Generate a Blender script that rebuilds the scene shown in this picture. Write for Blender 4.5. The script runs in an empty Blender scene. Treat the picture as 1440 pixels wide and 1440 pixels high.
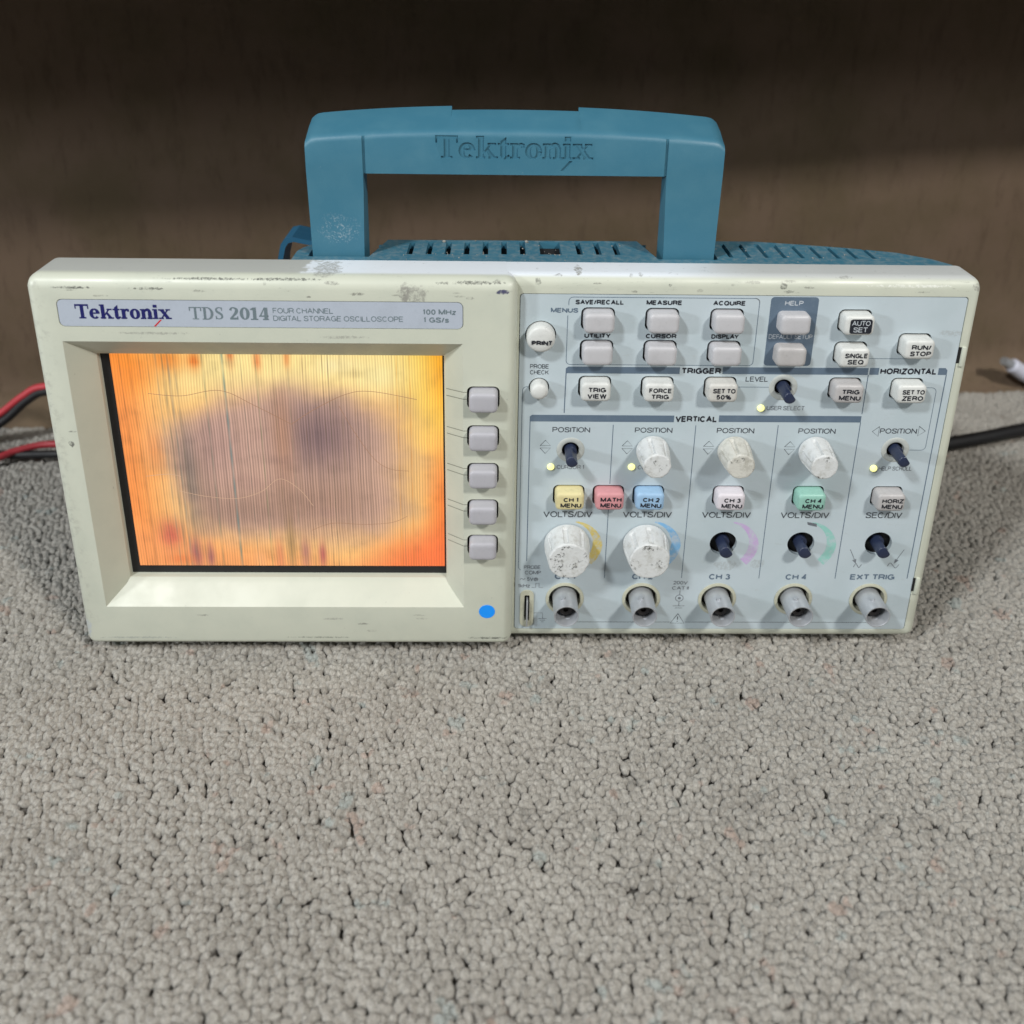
import bpy, bmesh, math, random
import numpy as np
from mathutils import Vector, Matrix, noise as mnoise
random.seed(7); rng = np.random.default_rng(7)
PI = math.pi
S = 0.001                                   # everything below is written in millimetres
scn = bpy.context.scene
COL = scn.collection

# ------------------------------------------------------------------ camera
def cam_axes(pitch, yaw, roll):
    f = Vector((math.sin(yaw)*math.cos(pitch), math.cos(yaw)*math.cos(pitch), -math.sin(pitch)))
    r = Vector((math.cos(yaw), -math.sin(yaw), 0)); u = r.cross(f)
    return r*math.cos(roll)+u*math.sin(roll), u*math.cos(roll)-r*math.sin(roll), f
cd = bpy.data.cameras.new('camera'); cam = bpy.data.objects.new('camera', cd); COL.objects.link(cam)
r_, u_, f_ = cam_axes(0.3403, 0.0188, 0.0151)
m = Matrix(((r_.x, u_.x, -f_.x), (r_.y, u_.y, -f_.y), (r_.z, u_.z, -f_.z))).to_4x4()
m.translation = Vector((156.56, -288.33, 257.67))*S
cam.matrix_world = m
cd.sensor_width = 36; cd.sensor_fit = 'HORIZONTAL'
cd.lens = 1276/1440*36; cd.shift_y = -350/1440
cd.clip_start = 0.01; cd.clip_end = 50
cd.dof.use_dof = True; cd.dof.focus_distance = 0.328; cd.dof.aperture_fstop = 9.0
scn.camera = cam

# ------------------------------------------------------------------ light
w = bpy.data.worlds.new('World'); scn.world = w; w.use_nodes = True
w.node_tree.nodes['Background'].inputs[0].default_value = (0.80, 0.86, 0.92, 1)
w.node_tree.nodes['Background'].inputs[1].default_value = 0.13
def lamp(name, loc, target, power, sx, sy, col):
    l = bpy.data.lights.new(name, 'AREA'); l.shape = 'RECTANGLE'; l.size = sx; l.size_y = sy
    l.energy = power; l.color = col
    o = bpy.data.objects.new(name, l); COL.objects.link(o); o.location = Vector(loc)
    o.rotation_euler = (Vector(target)-Vector(loc)).to_track_quat('-Z', 'Y').to_euler()
    return o
TG = (0.16, 0.0, 0.07)
lamp('ceiling_lamp_right', (0.95, -0.95, 1.15), TG, 16.5, 0.15, 0.15, (1.0, 0.97, 0.92))
lamp('ceiling_lamp_left', (-0.60, -0.80, 1.25), TG, 16.0, 0.15, 0.15, (0.95, 0.98, 1.0))
lamp('side_lamp_left', (-1.45, -0.86, 0.55), TG, 12.0, 0.14, 0.14, (0.93, 0.97, 1.0))
vs = scn.view_settings
vs.view_transform = 'Standard'; vs.look = 'None'; vs.exposure = 0; vs.gamma = 1; vs.use_curve_mapping = False
scn.cycles.max_bounces = 5; scn.cycles.diffuse_bounces = 3; scn.cycles.glossy_bounces = 2

# ------------------------------------------------------------------ materials
def lin(c): return tuple((x/12.92 if x <= .04045 else ((x+.055)/1.055)**2.4) for x in [v/255 for v in c])
class NT:
    """tiny helper around a node tree"""
    def __init__(s, name):
        s.m = bpy.data.materials.new(name); s.m.use_nodes = True; s.t = s.m.node_tree
        s.b = s.t.nodes['Principled BSDF']; s.co = None
    def n(s, typ, **kw):
        nd = s.t.nodes.new(typ)
        for k, v in kw.items(): setattr(nd, k, v)
        return nd
    def put(s, sock, v):
        if isinstance(v, bpy.types.NodeSocket): s.t.links.new(v, sock)
        elif isinstance(v, (tuple, list)) and sock.type == 'RGBA' and len(v) == 3: sock.default_value = (*v, 1)
        else: sock.default_value = v
    def math(s, op, a, b=0.0, c=None):
        nd = s.n('ShaderNodeMath', operation=op); s.put(nd.inputs[0], a); s.put(nd.inputs[1], b)
        if c is not None: s.put(nd.inputs[2], c)
        return nd.outputs[0]
    def obj(s):
        if s.co is None: s.co = s.n('ShaderNodeTexCoord').outputs['Object']
        return s.co
    def world(s): return s.n('ShaderNodeNewGeometry').outputs['Position']
    def map(s, co, scale=(1,1,1), loc=(0,0,0)):
        nd = s.n('ShaderNodeMapping'); s.put(nd.inputs['Vector'], co); nd.inputs['Scale'].default_value = scale; nd.inputs['Location'].default_value = loc
        return nd.outputs[0]
    def noise(s, co, scale, detail=3, rough=.55, out='Fac'):
        nd = s.n('ShaderNodeTexNoise'); s.put(nd.inputs['Vector'], co); nd.inputs['Scale'].default_value = scale
        nd.inputs['Detail'].default_value = detail; nd.inputs['Roughness'].default_value = rough
        return nd.outputs[out]
    def ramp(s, f, a, b, lo=0.0, hi=1.0):
        if a > b: a, b, lo, hi = b, a, hi, lo
        nd = s.n('ShaderNodeMapRange', interpolation_type='SMOOTHSTEP'); s.put(nd.inputs[0], f)
        for i, v in enumerate((a, b, lo, hi)): s.put(nd.inputs[i+1], v)
        return nd.outputs[0]
    def mix(s, f, a, b, mode='MIX'):
        nd = s.n('ShaderNodeMix', data_type='RGBA', blend_type=mode)
        s.put(nd.inputs['Factor'], f); s.put(nd.inputs['A'], a); s.put(nd.inputs['B'], b)
        return nd.outputs['Result']
    def xyz(s, co):
        nd = s.n('ShaderNodeSeparateXYZ'); s.put(nd.inputs[0], co); return nd.outputs
    def blob(s, co, c, r, ragged=.5, scale=500):
        """soft-edged ragged ellipsoid stain round point c (mm) with radii r (mm), in object space"""
        mp = s.n('ShaderNodeMapping', vector_type='TEXTURE'); s.put(mp.inputs['Vector'], co)
        mp.inputs['Location'].default_value = Vector(c)*S; mp.inputs['Scale'].default_value = Vector(r)*S
        ln = s.n('ShaderNodeVectorMath', operation='LENGTH'); s.put(ln.inputs[0], mp.outputs[0])
        d = s.math('ADD', ln.outputs['Value'], s.math('MULTIPLY', s.math('SUBTRACT', s.noise(co, scale, 4, .7), .5), ragged*3))
        return s.math('MULTIPLY', s.ramp(d, .7, 1.05, 1.0, 0.0), s.ramp(s.noise(co, 900, 5, .75), .40, .56, .15, 1.0))
    def bump(s, h, strength=.2, dist=.0002):
        nd = s.n('ShaderNodeBump'); s.put(nd.inputs['Height'], h); nd.inputs['Strength'].default_value = strength; nd.inputs['Distance'].default_value = dist
        s.t.links.new(nd.outputs[0], s.b.inputs['Normal'])
    def done(s, col=None, rough=None, metal=None, spec=None):
        if col is not None: s.put(s.b.inputs['Base Color'], col)
        if rough is not None: s.put(s.b.inputs['Roughness'], rough)
        if metal is not None: s.put(s.b.inputs['Metallic'], metal)
        if spec is not None: s.put(s.b.inputs['Specular IOR Level'], spec)
        return s.m

def plain(name, col, rough=.5, grime=.12, metal=0.0, fine=900, gcol=None):
    t = NT(name); co = t.world()
    g = t.ramp(t.noise(co, 140, 5, .65), .45, .75)
    g2 = t.ramp(t.noise(co, fine, 3, .6), .55, .8)
    f = t.math('MULTIPLY', t.math('ADD', g, g2), grime)
    dark = gcol or tuple(c*.35 for c in col)
    t.bump(t.noise(co, 1600, 2), .12, .0001)
    return t.done(t.mix(f, col, dark), t.math('ADD', t.math('MULTIPLY', g, .18), rough), metal)

ORG = Vector((161.9, 60.0, -3.0))           # base of the oscilloscope; its parts' object space is centred here
def O(x, y, z): return (x-ORG.x, y-ORG.y, z-ORG.z)

def housing_mat(name, marks, tape=False):
    t = NT(name); co = t.obj(); base = (0.560, 0.578, 0.482)
    x, y, z = t.xyz(co)
    n1 = t.noise(co, 60, 4, .6); n2 = t.noise(co, 420, 5, .7)
    col = t.mix(t.ramp(n1, .35, .75), base, (0.515, 0.538, 0.450))
    # grey worn film on the top strip, with a whiter area where a tape was
    top = t.ramp(y, O(0,-1.5,0)[1]*S, O(0,1.5,0)[1]*S)
    up = t.math('MULTIPLY', top, t.ramp(z, O(0,0,149.8)[2]*S, O(0,0,151.0)[2]*S))
    edge = t.math('ADD', x, t.math('MULTIPLY', t.math('SUBTRACT', n1, .5), .05))
    pale = t.ramp(edge, O(93,0,0)[0]*S, O(97,0,0)[0]*S)
    pale2 = t.ramp(x, O(205,0,0)[0]*S, O(250,0,0)[0]*S, 1, .25)
    col = t.mix(up, col, t.mix(t.math('MULTIPLY', pale, pale2), (0.43, 0.44, 0.41), (0.72, 0.76, 0.80)))
    # rubbed streaks along the upper edge
    st = t.noise(t.map(co, (1, 3, 6)), 260, 5, .75)
    band = t.math('MULTIPLY', t.ramp(z, O(0,0,143)[2]*S, O(0,0,147)[2]*S), t.ramp(n1, .40, .62))
    col = t.mix(t.math('MULTIPLY', t.math('MULTIPLY', t.ramp(st, .60, .72), band), .75), col, (0.13, 0.125, 0.11))
    # small scattered scuffs
    col = t.mix(t.math('MULTIPLY', t.ramp(n2, .68, .76), .55), col, (0.17, 0.17, 0.15))
    # hand grime on the sides
    side = t.ramp(x, O(1,0,0)[0]*S, O(9,0,0)[0]*S, 1, 0)
    col = t.mix(t.math('MULTIPLY', t.math('MULTIPLY', side, t.ramp(t.noise(co, 230, 5, .7), .48, .72)), .5), col, (0.24, 0.24, 0.21))
    for c, r, cc, k in marks:
        col = t.mix(t.math('MULTIPLY', t.blob(co, O(*c), r, .6 if min(r[0],r[2]) > .6 and r[0] < 9 else .8, 420 if min(r[0],r[2]) > .6 and r[0] < 9 else 1100), k), col, cc)
    t.bump(t.noise(co, 1500, 3), .10, .0001)
    return t.done(col, t.ramp(n1, .3, .8, .36, .52))

def many(n, x0, x1, z0, z1, y, seed):
    q = random.Random(seed); return [((q.uniform(x0,x1), y, q.uniform(z0,z1)), (q.uniform(.5,3.2), 3, q.uniform(.25,.7)), (0.16,0.155,0.135), q.uniform(.35,.75)) for _ in range(n)]
GREY = (0.27, 0.265, 0.235); DARK = (0.06, 0.06, 0.055)
M = {}
M['bezel'] = housing_mat('bezel_plastic', [
    ((129,-5,146),(5,3,3.4),GREY,.8), ((126,-5,146.5),(1.6,3,3.6),GREY,.8),
    ((159,-5,147),(2.6,2,.9),(0.05,0.05,0.12),.95), ((150,-3,149.8),(9,2.5,.6),DARK,.8), ((139,-3,149.6),(3,2,.5),DARK,.7),
    ((16,-5,147.4),(7,3,.5),DARK,.85), ((41,-4,147.2),(6,3,.5),DARK,.75), ((60,-4,150.3),(15,3,.35),DARK,.8), ((86,-3,150.3),(12,3,.4),DARK,.8),
    ((99,4,151.4),(5,9,1),(0.30,0.30,0.27),.8), ((7,-5,88),(1,2,1.3),DARK,.8), ((8,-5,93),(1.5,2,.4),DARK,.6),
    ((1.5,-5,8),(1.5,3,4),(.42,.46,.56),.6), ((155,-5,3),(8,3,.5),DARK,.7), ((90,-5,3.2),(12,3,.35),DARK,.55),
    ((40,-5,131),(12,2,.5),GREY,.6), ((105,-5,130),(8,2,.6),GREY,.6), ((95,-5,12),(4,2,.5),GREY,.6), ((20,-5,3),(14,2,.5),(.3,.32,.3),.6)]+many(12, 5, 160, 144.5, 151, -4, 5)+many(6, 3, 160, 4, 16, -5, 6))
M['frame'] = housing_mat('frame_plastic', [
    ((185,6,151.4),(1.6,5,1),GREY,.9), ((171,0,149),(1.2,3,1.2),DARK,.6), ((255,0,148),(1.6,3,1.2),DARK,.7), ((257,0,146),(2,3,.6),DARK,.6),
    ((216,0,148),(.7,2,.7),DARK,.8), ((322,0,148),(2,4,1.4),GREY,.7), ((300,0,148.4),(14,3,.5),(.75,.76,.7),.8), ((165.3,0,25),(.8,3,6),(.16,.16,.10),.8)]+many(12, 168, 322, 145.5, 151, 1, 8))
M['shadow_gap'] = plain('painted_gap_shade', (0.006,0.006,0.006), .9, .05)  # near-black colour standing in for shade inside gaps, slots and vents
M['panel'] = None
t = NT('panel_overlay'); co = t.obj()
n1 = t.noise(co, 45, 4, .6); n2 = t.noise(co, 500, 5, .7)
c = t.mix(t.ramp(n1,.35,.7), (0.490,0.562,0.598), (0.450,0.526,0.556))
c = t.mix(t.math('MULTIPLY', t.ramp(n2,.66,.78), .35), c, (0.2,0.2,0.19))
c = t.mix(t.math('MULTIPLY', t.ramp(t.noise(t.map(co,(1,1,4)),180,4,.7),.60,.75), .22), c, (0.33,0.34,0.30))
for cc, r in (((316,0,131),(5,3,1.2)), ((309,0,121),(1,2,.7)), ((171,0,6),(4,3,3)), ((290,0,119),(.7,2,.5)), ((258,0,34),(3,2,2.2)), ((246,0,33),(5,2,2.5))):
    c = t.mix(t.math('MULTIPLY', t.blob(co, O(*cc), r, .5, 500), .4), c, (0.30,0.31,0.30))
t.bump(t.noise(co, 2200, 2), .06, .0001)
M['panel'] = t.done(c, t.ramp(n1,.3,.8,.34,.46))
M['plate'] = plain('name_plate_grey', (0.43,0.475,0.545), .34, .10)
t = NT('blue_case'); co = t.map(t.world(), (1,1,1), tuple(-ORG*S))
n1 = t.noise(co, 70, 5, .65); n2 = t.noise(co, 700, 4, .7); x, y, z = t.xyz(co)
base = (0.042, 0.155, 0.225)
c = t.mix(t.ramp(n1,.35,.75), base, (0.050,0.168,0.235))
nz = t.xyz(t.n('ShaderNodeNewGeometry').outputs['Normal'])[2]
dust = t.math('MULTIPLY', t.ramp(nz,.5,.9), t.ramp(z, O(0,0,158)[2]*S, O(0,0,150)[2]*S))
dust = t.math('MULTIPLY', dust, t.ramp(t.noise(co, 420, 6, .75), .40, .75))
c = t.mix(t.math('MULTIPLY', dust, .50), c, (0.34,0.36,0.34))
c = t.mix(t.math('MULTIPLY', t.math('MULTIPLY', t.blob(co, O(101,19,161), (8,3,6), .8, 900), t.ramp(t.noise(co, 1500, 4, .7), .5, .66)), .55), c, (0.45,0.50,0.52))
c = t.mix(t.math('MULTIPLY', t.ramp(n2,.70,.78), .35), c, (0.40,0.46,0.48))
t.bump(t.noise(co, 1400, 3), .22, .00015)
M['blue'] = t.done(c, t.ramp(n1,.3,.8,.40,.55))
M['blue_dark'] = plain('blue_bracket', (0.035,0.15,0.26), .4, .1)
M['grey_button'] = plain('grey_button', (0.490,0.485,0.500), .42, .16)
M['soft_button'] = plain('softkey_grey', (0.42,0.415,0.445), .42, .12)
M['taupe_button'] = plain('taupe_button', (0.44,0.425,0.42), .42, .18)
M['white_button'] = plain('white_button', (0.62,0.63,0.605), .42, .22)
M['dirty_button'] = plain('dirty_white_button', (0.56,0.55,0.515), .45, .38)
M['yellow_button'] = plain('yellow_button', (0.68,0.60,0.32), .42, .22)
M['red_button'] = plain('red_button', (0.60,0.27,0.285), .42, .15)
M['blue_button'] = plain('pale_blue_button', (0.30,0.47,0.66), .42, .15)
M['pink_button'] = plain('pale_pink_button', (0.64,0.60,0.635), .42, .2)
M['green_button'] = plain('green_button', (0.27,0.50,0.42), .42, .2)
M['ink'] = plain('black_ink', (0.012,0.014,0.022), .5, .05)
M['ink_soft'] = plain('dark_grey_ink', (0.050,0.058,0.070), .5, .3, gcol=(0.2,0.22,0.24), fine=1800)
M['ink_worn'] = plain('worn_grey_ink', (0.13,0.145,0.165), .5, .45, gcol=(0.42,0.46,0.50), fine=2200)
M['ink_slate'] = plain('slate_blue_ink', (0.105,0.150,0.205), .45, .2, gcol=(0.2,0.25,0.3))
M['ink_white'] = plain('pale_ink', (0.50,0.54,0.58), .5, .4, fine=2200)
M['ink_navy'] = plain('navy_ink', (0.010,0.012,0.115), .4, .05)
M['ink_red'] = plain('red_ink', (0.55,0.03,0.04), .4, .05)
M['ink_type'] = plain('model_grey_ink', (0.145,0.19,0.21), .4, .2, gcol=(.25,.3,.33))
def arc_ink(name, col):
    t = NT(name); co = t.world()
    return t.done(t.mix(t.ramp(t.noise(co, 300, 5, .7), .42, .66, 0, .8), col, (0.49,0.545,0.585)), .4)
M['arc_y'] = arc_ink('yellow_arc_ink', (0.62,0.50,0.14)); M['arc_b'] = arc_ink('blue_arc_ink', (0.20,0.43,0.68))
M['arc_p'] = arc_ink('violet_arc_ink', (0.52,0.38,0.62)); M['arc_g'] = arc_ink('green_arc_ink', (0.28,0.56,0.50))
M['collar'] = plain('grey_collar', (0.46,0.485,0.46), .45, .3)
M['ring'] = plain('cream_ring', (0.48,0.48,0.375), .45, .3)
M['shaft'] = plain('navy_shaft', (0.018,0.026,0.058), .33, .1, gcol=(0.09,0.11,0.16))
def knob_mat(name, c1, c2):
  t = NT(name)
  g = t.n('ShaderNodeNewGeometry'); ny = t.xyz(g.outputs['Normal'])[1]
  wco = t.world()
  n1 = t.noise(wco, 330, 6, .75); n2 = t.noise(wco, 800, 5, .75); n3 = t.noise(wco, 190, 3)
  c = t.mix(t.ramp(n1,.45,.75), c1, c2)
  front = t.ramp(ny, -.75, -.95)
  spots = t.math('MULTIPLY', t.math('MULTIPLY', front, t.ramp(n2,.50,.58)), t.ramp(n3,.50,.60))
  c = t.mix(t.math('MULTIPLY', spots, .9), c, (0.05,0.05,0.045))
  c = t.mix(t.math('MULTIPLY', t.ramp(n2,.66,.76), .35), c, (0.22,0.21,0.18))
  t.bump(t.math('ADD', n1, n2), .5, .0004)
  return t.done(c, .5)
M['knob'] = knob_mat('knob_white', (0.64,0.655,0.65), (0.46,0.46,0.43)); M['knob_dirty'] = knob_mat('knob_grubby', (0.60,0.59,0.535), (0.36,0.345,0.29))
M['metal'] = plain('nickel', (0.50,0.52,0.545), .40, .22, metal=.6, gcol=(0.36,0.35,0.34))
M['metal_dark'] = plain('dark_contact', (0.014,0.010,0.009), .5, .2, metal=.2)
M['black_hole'] = plain('black_plastic', (0.010,0.010,0.011), .6, .1)
M['crumb'] = plain('dust_crumb', (0.30,0.285,0.255), .9, .2)
M['sticker'] = plain('blue_sticker', (0.004,0.285,0.95), .5, .03)
M['cable_black'] = plain('black_cable', (0.005,0.005,0.006), .55, .1)
M['cable_red'] = plain('red_cable', (0.42,0.035,0.045), .45, .1)
M['cable_white'] = plain('white_cable', (0.62,0.63,0.72), .4, .1)
M['rubber'] = plain('foot_rubber', (0.02,0.03,0.04), .8, .1)
t = NT('led_glow'); t.put(t.b.inputs['Base Color'], (.8,.8,.3)); t.put(t.b.inputs['Emission Color'], (1.0,.95,.33)); t.put(t.b.inputs['Emission Strength'], 1.15)
M['led'] = t.done(rough=.3)

# ------------------------------------------------------------------ mesh helpers
WLOC = {}
def link(name, me, mat=None, parent=None, loc=None, sharp=35, kind=None):
    """me is in metres, local to loc (mm, world)."""
    o = bpy.data.objects.new(name, me); COL.objects.link(o)
    if loc is None: loc = WLOC[parent.name] if parent else Vector((0,0,0))
    loc = Vector(loc); WLOC[o.name] = loc
    if parent: o.parent = parent; o.location = (loc-WLOC[parent.name])*S
    else: o.location = loc*S
    if mat is not None and not me.materials: me.materials.append(mat)
    if kind: o['kind'] = kind
    return o
def bm_mesh(name, bm, off=(0,0,0), sharp=35):
    bmesh.ops.translate(bm, verts=bm.verts, vec=-Vector(off)); bmesh.ops.scale(bm, verts=bm.verts, vec=(S,S,S))
    me = bpy.data.meshes.new(name); bm.to_mesh(me); bm.free()
    if sharp is not None:
        me.shade_smooth(); me.set_sharp_from_angle(angle=math.radians(sharp))
    return me
def part(name, bm, mat, parent, loc=None, sharp=35):
    """bm in world mm; its object origin goes to loc (default: the parent's)"""
    L = Vector(loc) if loc is not None else WLOC[parent.name]
    return link(name, bm_mesh(name, bm, L, sharp), mat, parent, L)
def box(bm, x0, x1, y0, y1, z0, z1, r=0, seg=3):
    g = bmesh.ops.create_cube(bm, size=1)
    vs_ = g['verts']
    for v in vs_: v.co = Vector(((x0+x1)/2+v.co.x*(x1-x0), (y0+y1)/2+v.co.y*(y1-y0), (z0+z1)/2+v.co.z*(z1-z0)))
    if r:
        es = list({e for v in vs_ for e in v.link_edges})
        bmesh.ops.bevel(bm, geom=es, offset=r, segments=seg, profile=.5, affect='EDGES', clamp_overlap=True)
    return bm
def ebox(bm, x0, x1, y0, y1, z0, z1, radii):
    """box whose front edges get their own radii: dict of L R T B (front edges) and C (vertical corner edges)"""
    box(bm, x0, x1, y0, y1, z0, z1)
    lay = bm.edges.layers.float.get('bevel_weight_edge') or bm.edges.layers.float.new('bevel_weight_edge')
    mx = max(radii.values())
    for e in bm.edges:
        a, b = e.verts[0].co, e.verts[1].co; k = None
        fa = abs(a.y-y0) < 1e-5 and abs(b.y-y0) < 1e-5; dy = abs(a.y-b.y) > 1
        if fa:
            if abs(a.z-b.z) < 1e-5: k = 'T' if a.z > (z0+z1)/2 else 'B'
            else: k = 'R' if a.x > (x0+x1)/2 else 'L'
        elif dy: k = 'C'
        if k in radii: e[lay] = radii[k]/mx
    return mx
def bevel_weighted(o, mx, off):
    md = o.modifiers.new('bv', 'BEVEL'); md.width = mx*S; md.segments = 7; md.limit_method = 'WEIGHT'; md.use_clamp_overlap = False
    bpy.context.view_layer.update(); new = bpy.data.meshes.new_from_object(o.evaluated_get(bpy.context.evaluated_depsgraph_get()))
    o.modifiers.clear(); o.data = new
def rrect(cx, cz, w_, h_, r, n=6):
    pts = []
    r = min(r, w_/2-1e-4, h_/2-1e-4)
    for (sx, sz, a0) in ((1,-1,-PI/2), (1,1,0), (-1,1,PI/2), (-1,-1,PI)):
        for i in range(n+1):
            a = a0+PI/2*i/n
            pts.append((cx+sx*(w_/2-r)+r*math.cos(a), cz+sz*(h_/2-r)+r*math.sin(a)))
    return pts
def loft(bm, rings, cap0=True, cap1=True):
    """rings: list of closed loops of 3D points, same count"""
    R_ = [[bm.verts.new(p) for p in ring] for ring in rings]
    n = len(R_[0])
    for a, b in zip(R_[:-1], R_[1:]):
        for i in range(n): bm.faces.new((a[i], a[(i+1)%n], b[(i+1)%n], b[i]))
    if cap0: bm.faces.new(R_[0][::-1])
    if cap1: bm.faces.new(R_[-1])
    return bm
def prism_y(bm, pts, y0, y1):                # XZ outline, y0 back (far), y1 front (near camera)
    return loft(bm, [[(x,y0,z) for x,z in pts], [(x,y1,z) for x,z in pts]])
def lathe_y(bm, prof, cx, cz, seg=40, cap0=True, cap1=True, rf=None):
    rings = []
    for k, (r, y) in enumerate(prof):
        ring = []
        for i in range(seg):
            a = 2*PI*i/seg; rr = r if rf is None else rf(r, y, a)
            ring.append((cx+rr*math.cos(a), y, cz+rr*math.sin(a)))
        rings.append(ring)
    loft(bm, rings, cap0, cap1); return bm
def fixn(bm): bmesh.ops.recalc_face_normals(bm, faces=bm.faces); return bm
def cut(o, bm, off, self_=False, op='DIFFERENCE'):
    """boolean difference of cutter bm (world mm) from object o whose origin is at off (mm)"""
    fixn(bm); me = bm_mesh('cutter', bm, off, None)
    c = bpy.data.objects.new('cutter', me); COL.objects.link(c)
    c.parent = o.parent; c.location = o.location
    md = o.modifiers.new('b', 'BOOLEAN'); md.object = c; md.operation = op; md.solver = 'EXACT'; md.use_self = self_
    bpy.context.view_layer.update()
    dg = bpy.context.evaluated_depsgraph_get()
    new = bpy.data.meshes.new_from_object(o.evaluated_get(dg))
    o.modifiers.clear(); old = o.data; nm = old.name; o.data = new; bpy.data.meshes.remove(old); new.name = nm
    bpy.data.objects.remove(c); bpy.data.meshes.remove(me)
    return o
def resmooth(o, ang=32):
    o.data.shade_smooth(); o.data.set_sharp_from_angle(angle=math.radians(ang))

# ------------------------------------------------------------------ lettering
def _A(cx, cz, rx, rz, a0, a1, n=9): return [(cx+rx*math.cos(math.radians(a0+(a1-a0)*i/n)), cz+rz*math.sin(math.radians(a0+(a1-a0)*i/n))) for i in range(n+1)]
_P = [(0,0),(0,1),(.58,1)]+_A(.58,.735,.42,.265,90,-90)+[(0,.47)]
_S = [(.97,.74),(.88,.93),(.5,1.0),(.12,.93),(.04,.74),(.2,.58),(.5,.52),(.82,.44),(.98,.26),(.88,.06),(.5,0),(.1,.07),(0,.28)]
SANS = {   # plain grotesque capitals: width, centre lines in a unit box
 'A': (.95,[[(0,0),(.5,1),(1,0)],[(.19,.33),(.81,.33)]]), 'B': (.82,[[(0,0),(0,1),(.55,1)]+_A(.55,.765,.38,.235,90,-90)+[(0,.53)],[(.55,.53)]+_A(.58,.265,.42,.265,90,-90)+[(0,0)]]),
 'C': (.90,[_A(.5,.5,.5,.5,42,318,16)]), 'D': (.88,[[(0,0),(0,1),(.45,1)]+_A(.45,.5,.55,.5,90,-90,12)+[(0,0)]]), 'E': (.76,[[(1,1),(0,1),(0,0),(1,0)],[(0,.53),(.9,.53)]]),
 'F': (.72,[[(1,1),(0,1),(0,0)],[(0,.52),(.88,.52)]]), 'G': (.95,[_A(.5,.5,.5,.5,42,345,16),[(.55,.46),(1,.46),(1,0)]]), 'H': (.86,[[(0,0),(0,1)],[(1,0),(1,1)],[(0,.53),(1,.53)]]),
 'I': (.16,[[(.5,0),(.5,1)]]), 'K': (.86,[[(0,0),(0,1)],[(1,1),(0,.36)],[(.36,.6),(1,0)]]), 'L': (.70,[[(0,1),(0,0),(1,0)]]), 'M': (1.0,[[(0,0),(0,1),(.5,.08),(1,1),(1,0)]]),
 'N': (.88,[[(0,0),(0,1),(1,0),(1,1)]]), 'O': (.98,[_A(.5,.5,.5,.5,0,360,22)]), 'P': (.80,[_P]), 'Q': (.98,[_A(.5,.5,.5,.5,0,360,22),[(.6,.28),(1,-.02)]]), 'R': (.86,[_P,[(.5,.47),(.78,.42),(.9,.3),(1,0)]]),
 'S': (.82,[_S]), 'T': (.82,[[(0,1),(1,1)],[(.5,1),(.5,0)]]), 'U': (.86,[[(0,1),(0,.34)]+_A(.5,.34,.5,.34,180,360,10)+[(1,1)]]), 'V': (.90,[[(0,1),(.5,0),(1,1)]]), 'W': (1.2,[[(0,1),(.25,0),(.5,1),(.75,0),(1,1)]]),
 'X': (.88,[[(0,0),(1,1)],[(0,1),(1,0)]]), 'Y': (.9,[[(0,1),(.5,.45),(1,1)],[(.5,.45),(.5,0)]]), 'Z': (.82,[[(0,1),(1,1),(0,0),(1,0)]]),
 '0': (.66,[_A(.5,.5,.5,.5,0,360,20)]), '1': (.36,[[(.7,0),(.7,1),(.45,.86),(0,.8)]]), '2': (.66,[_A(.5,.7,.48,.3,165,-40,9)+[(0,0),(1,0)]]), '3': (.66,[_A(.48,.76,.42,.24,160,-90,9),_A(.48,.27,.5,.27,90,-160,10)]),
 '4': (.68,[[(.75,0),(.75,1),(0,.3),(1,.3)]]), '5': (.66,[[(.92,1),(.2,1),(.08,.5)]+_A(.48,.32,.5,.32,130,-150,11)]), '/': (.42,[[(0,-.02),(1,1.02)]]), '%': (1.05,[_A(.2,.78,.2,.22,0,360,12),_A(.8,.22,.2,.22,0,360,12),[(.22,0),(.78,1)]]),
 '@': (1.15,[_A(.5,.42,.5,.5,-60,270,20),_A(.48,.42,.22,.24,0,360,12),[(.72,.6),(.72,.25)]]), 'k': (.6,[[(0,0),(0,1)],[(1,.68),(0,.25)],[(.4,.42),(1,0)]]), 'z': (.56,[[(0,.68),(1,.68),(0,0),(1,0)]]), 's': (.56,[[(x*1.0,z*.7) for x,z in _S]]), ' ': (.22,[])}
KERN = {'LT': .26, 'LV': .22, 'LI': .04, 'AV': .14, 'VA': .14, 'TA': .16, 'AL': 0, 'S/': .05, '/D': .05, 'PL': 0, 'LA': .02, 'AY': .18, 'TY': .06, 'FA': .12, 'RT': .04, 'RE': 0, 'VE': .05, 'IV': .02}
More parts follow.
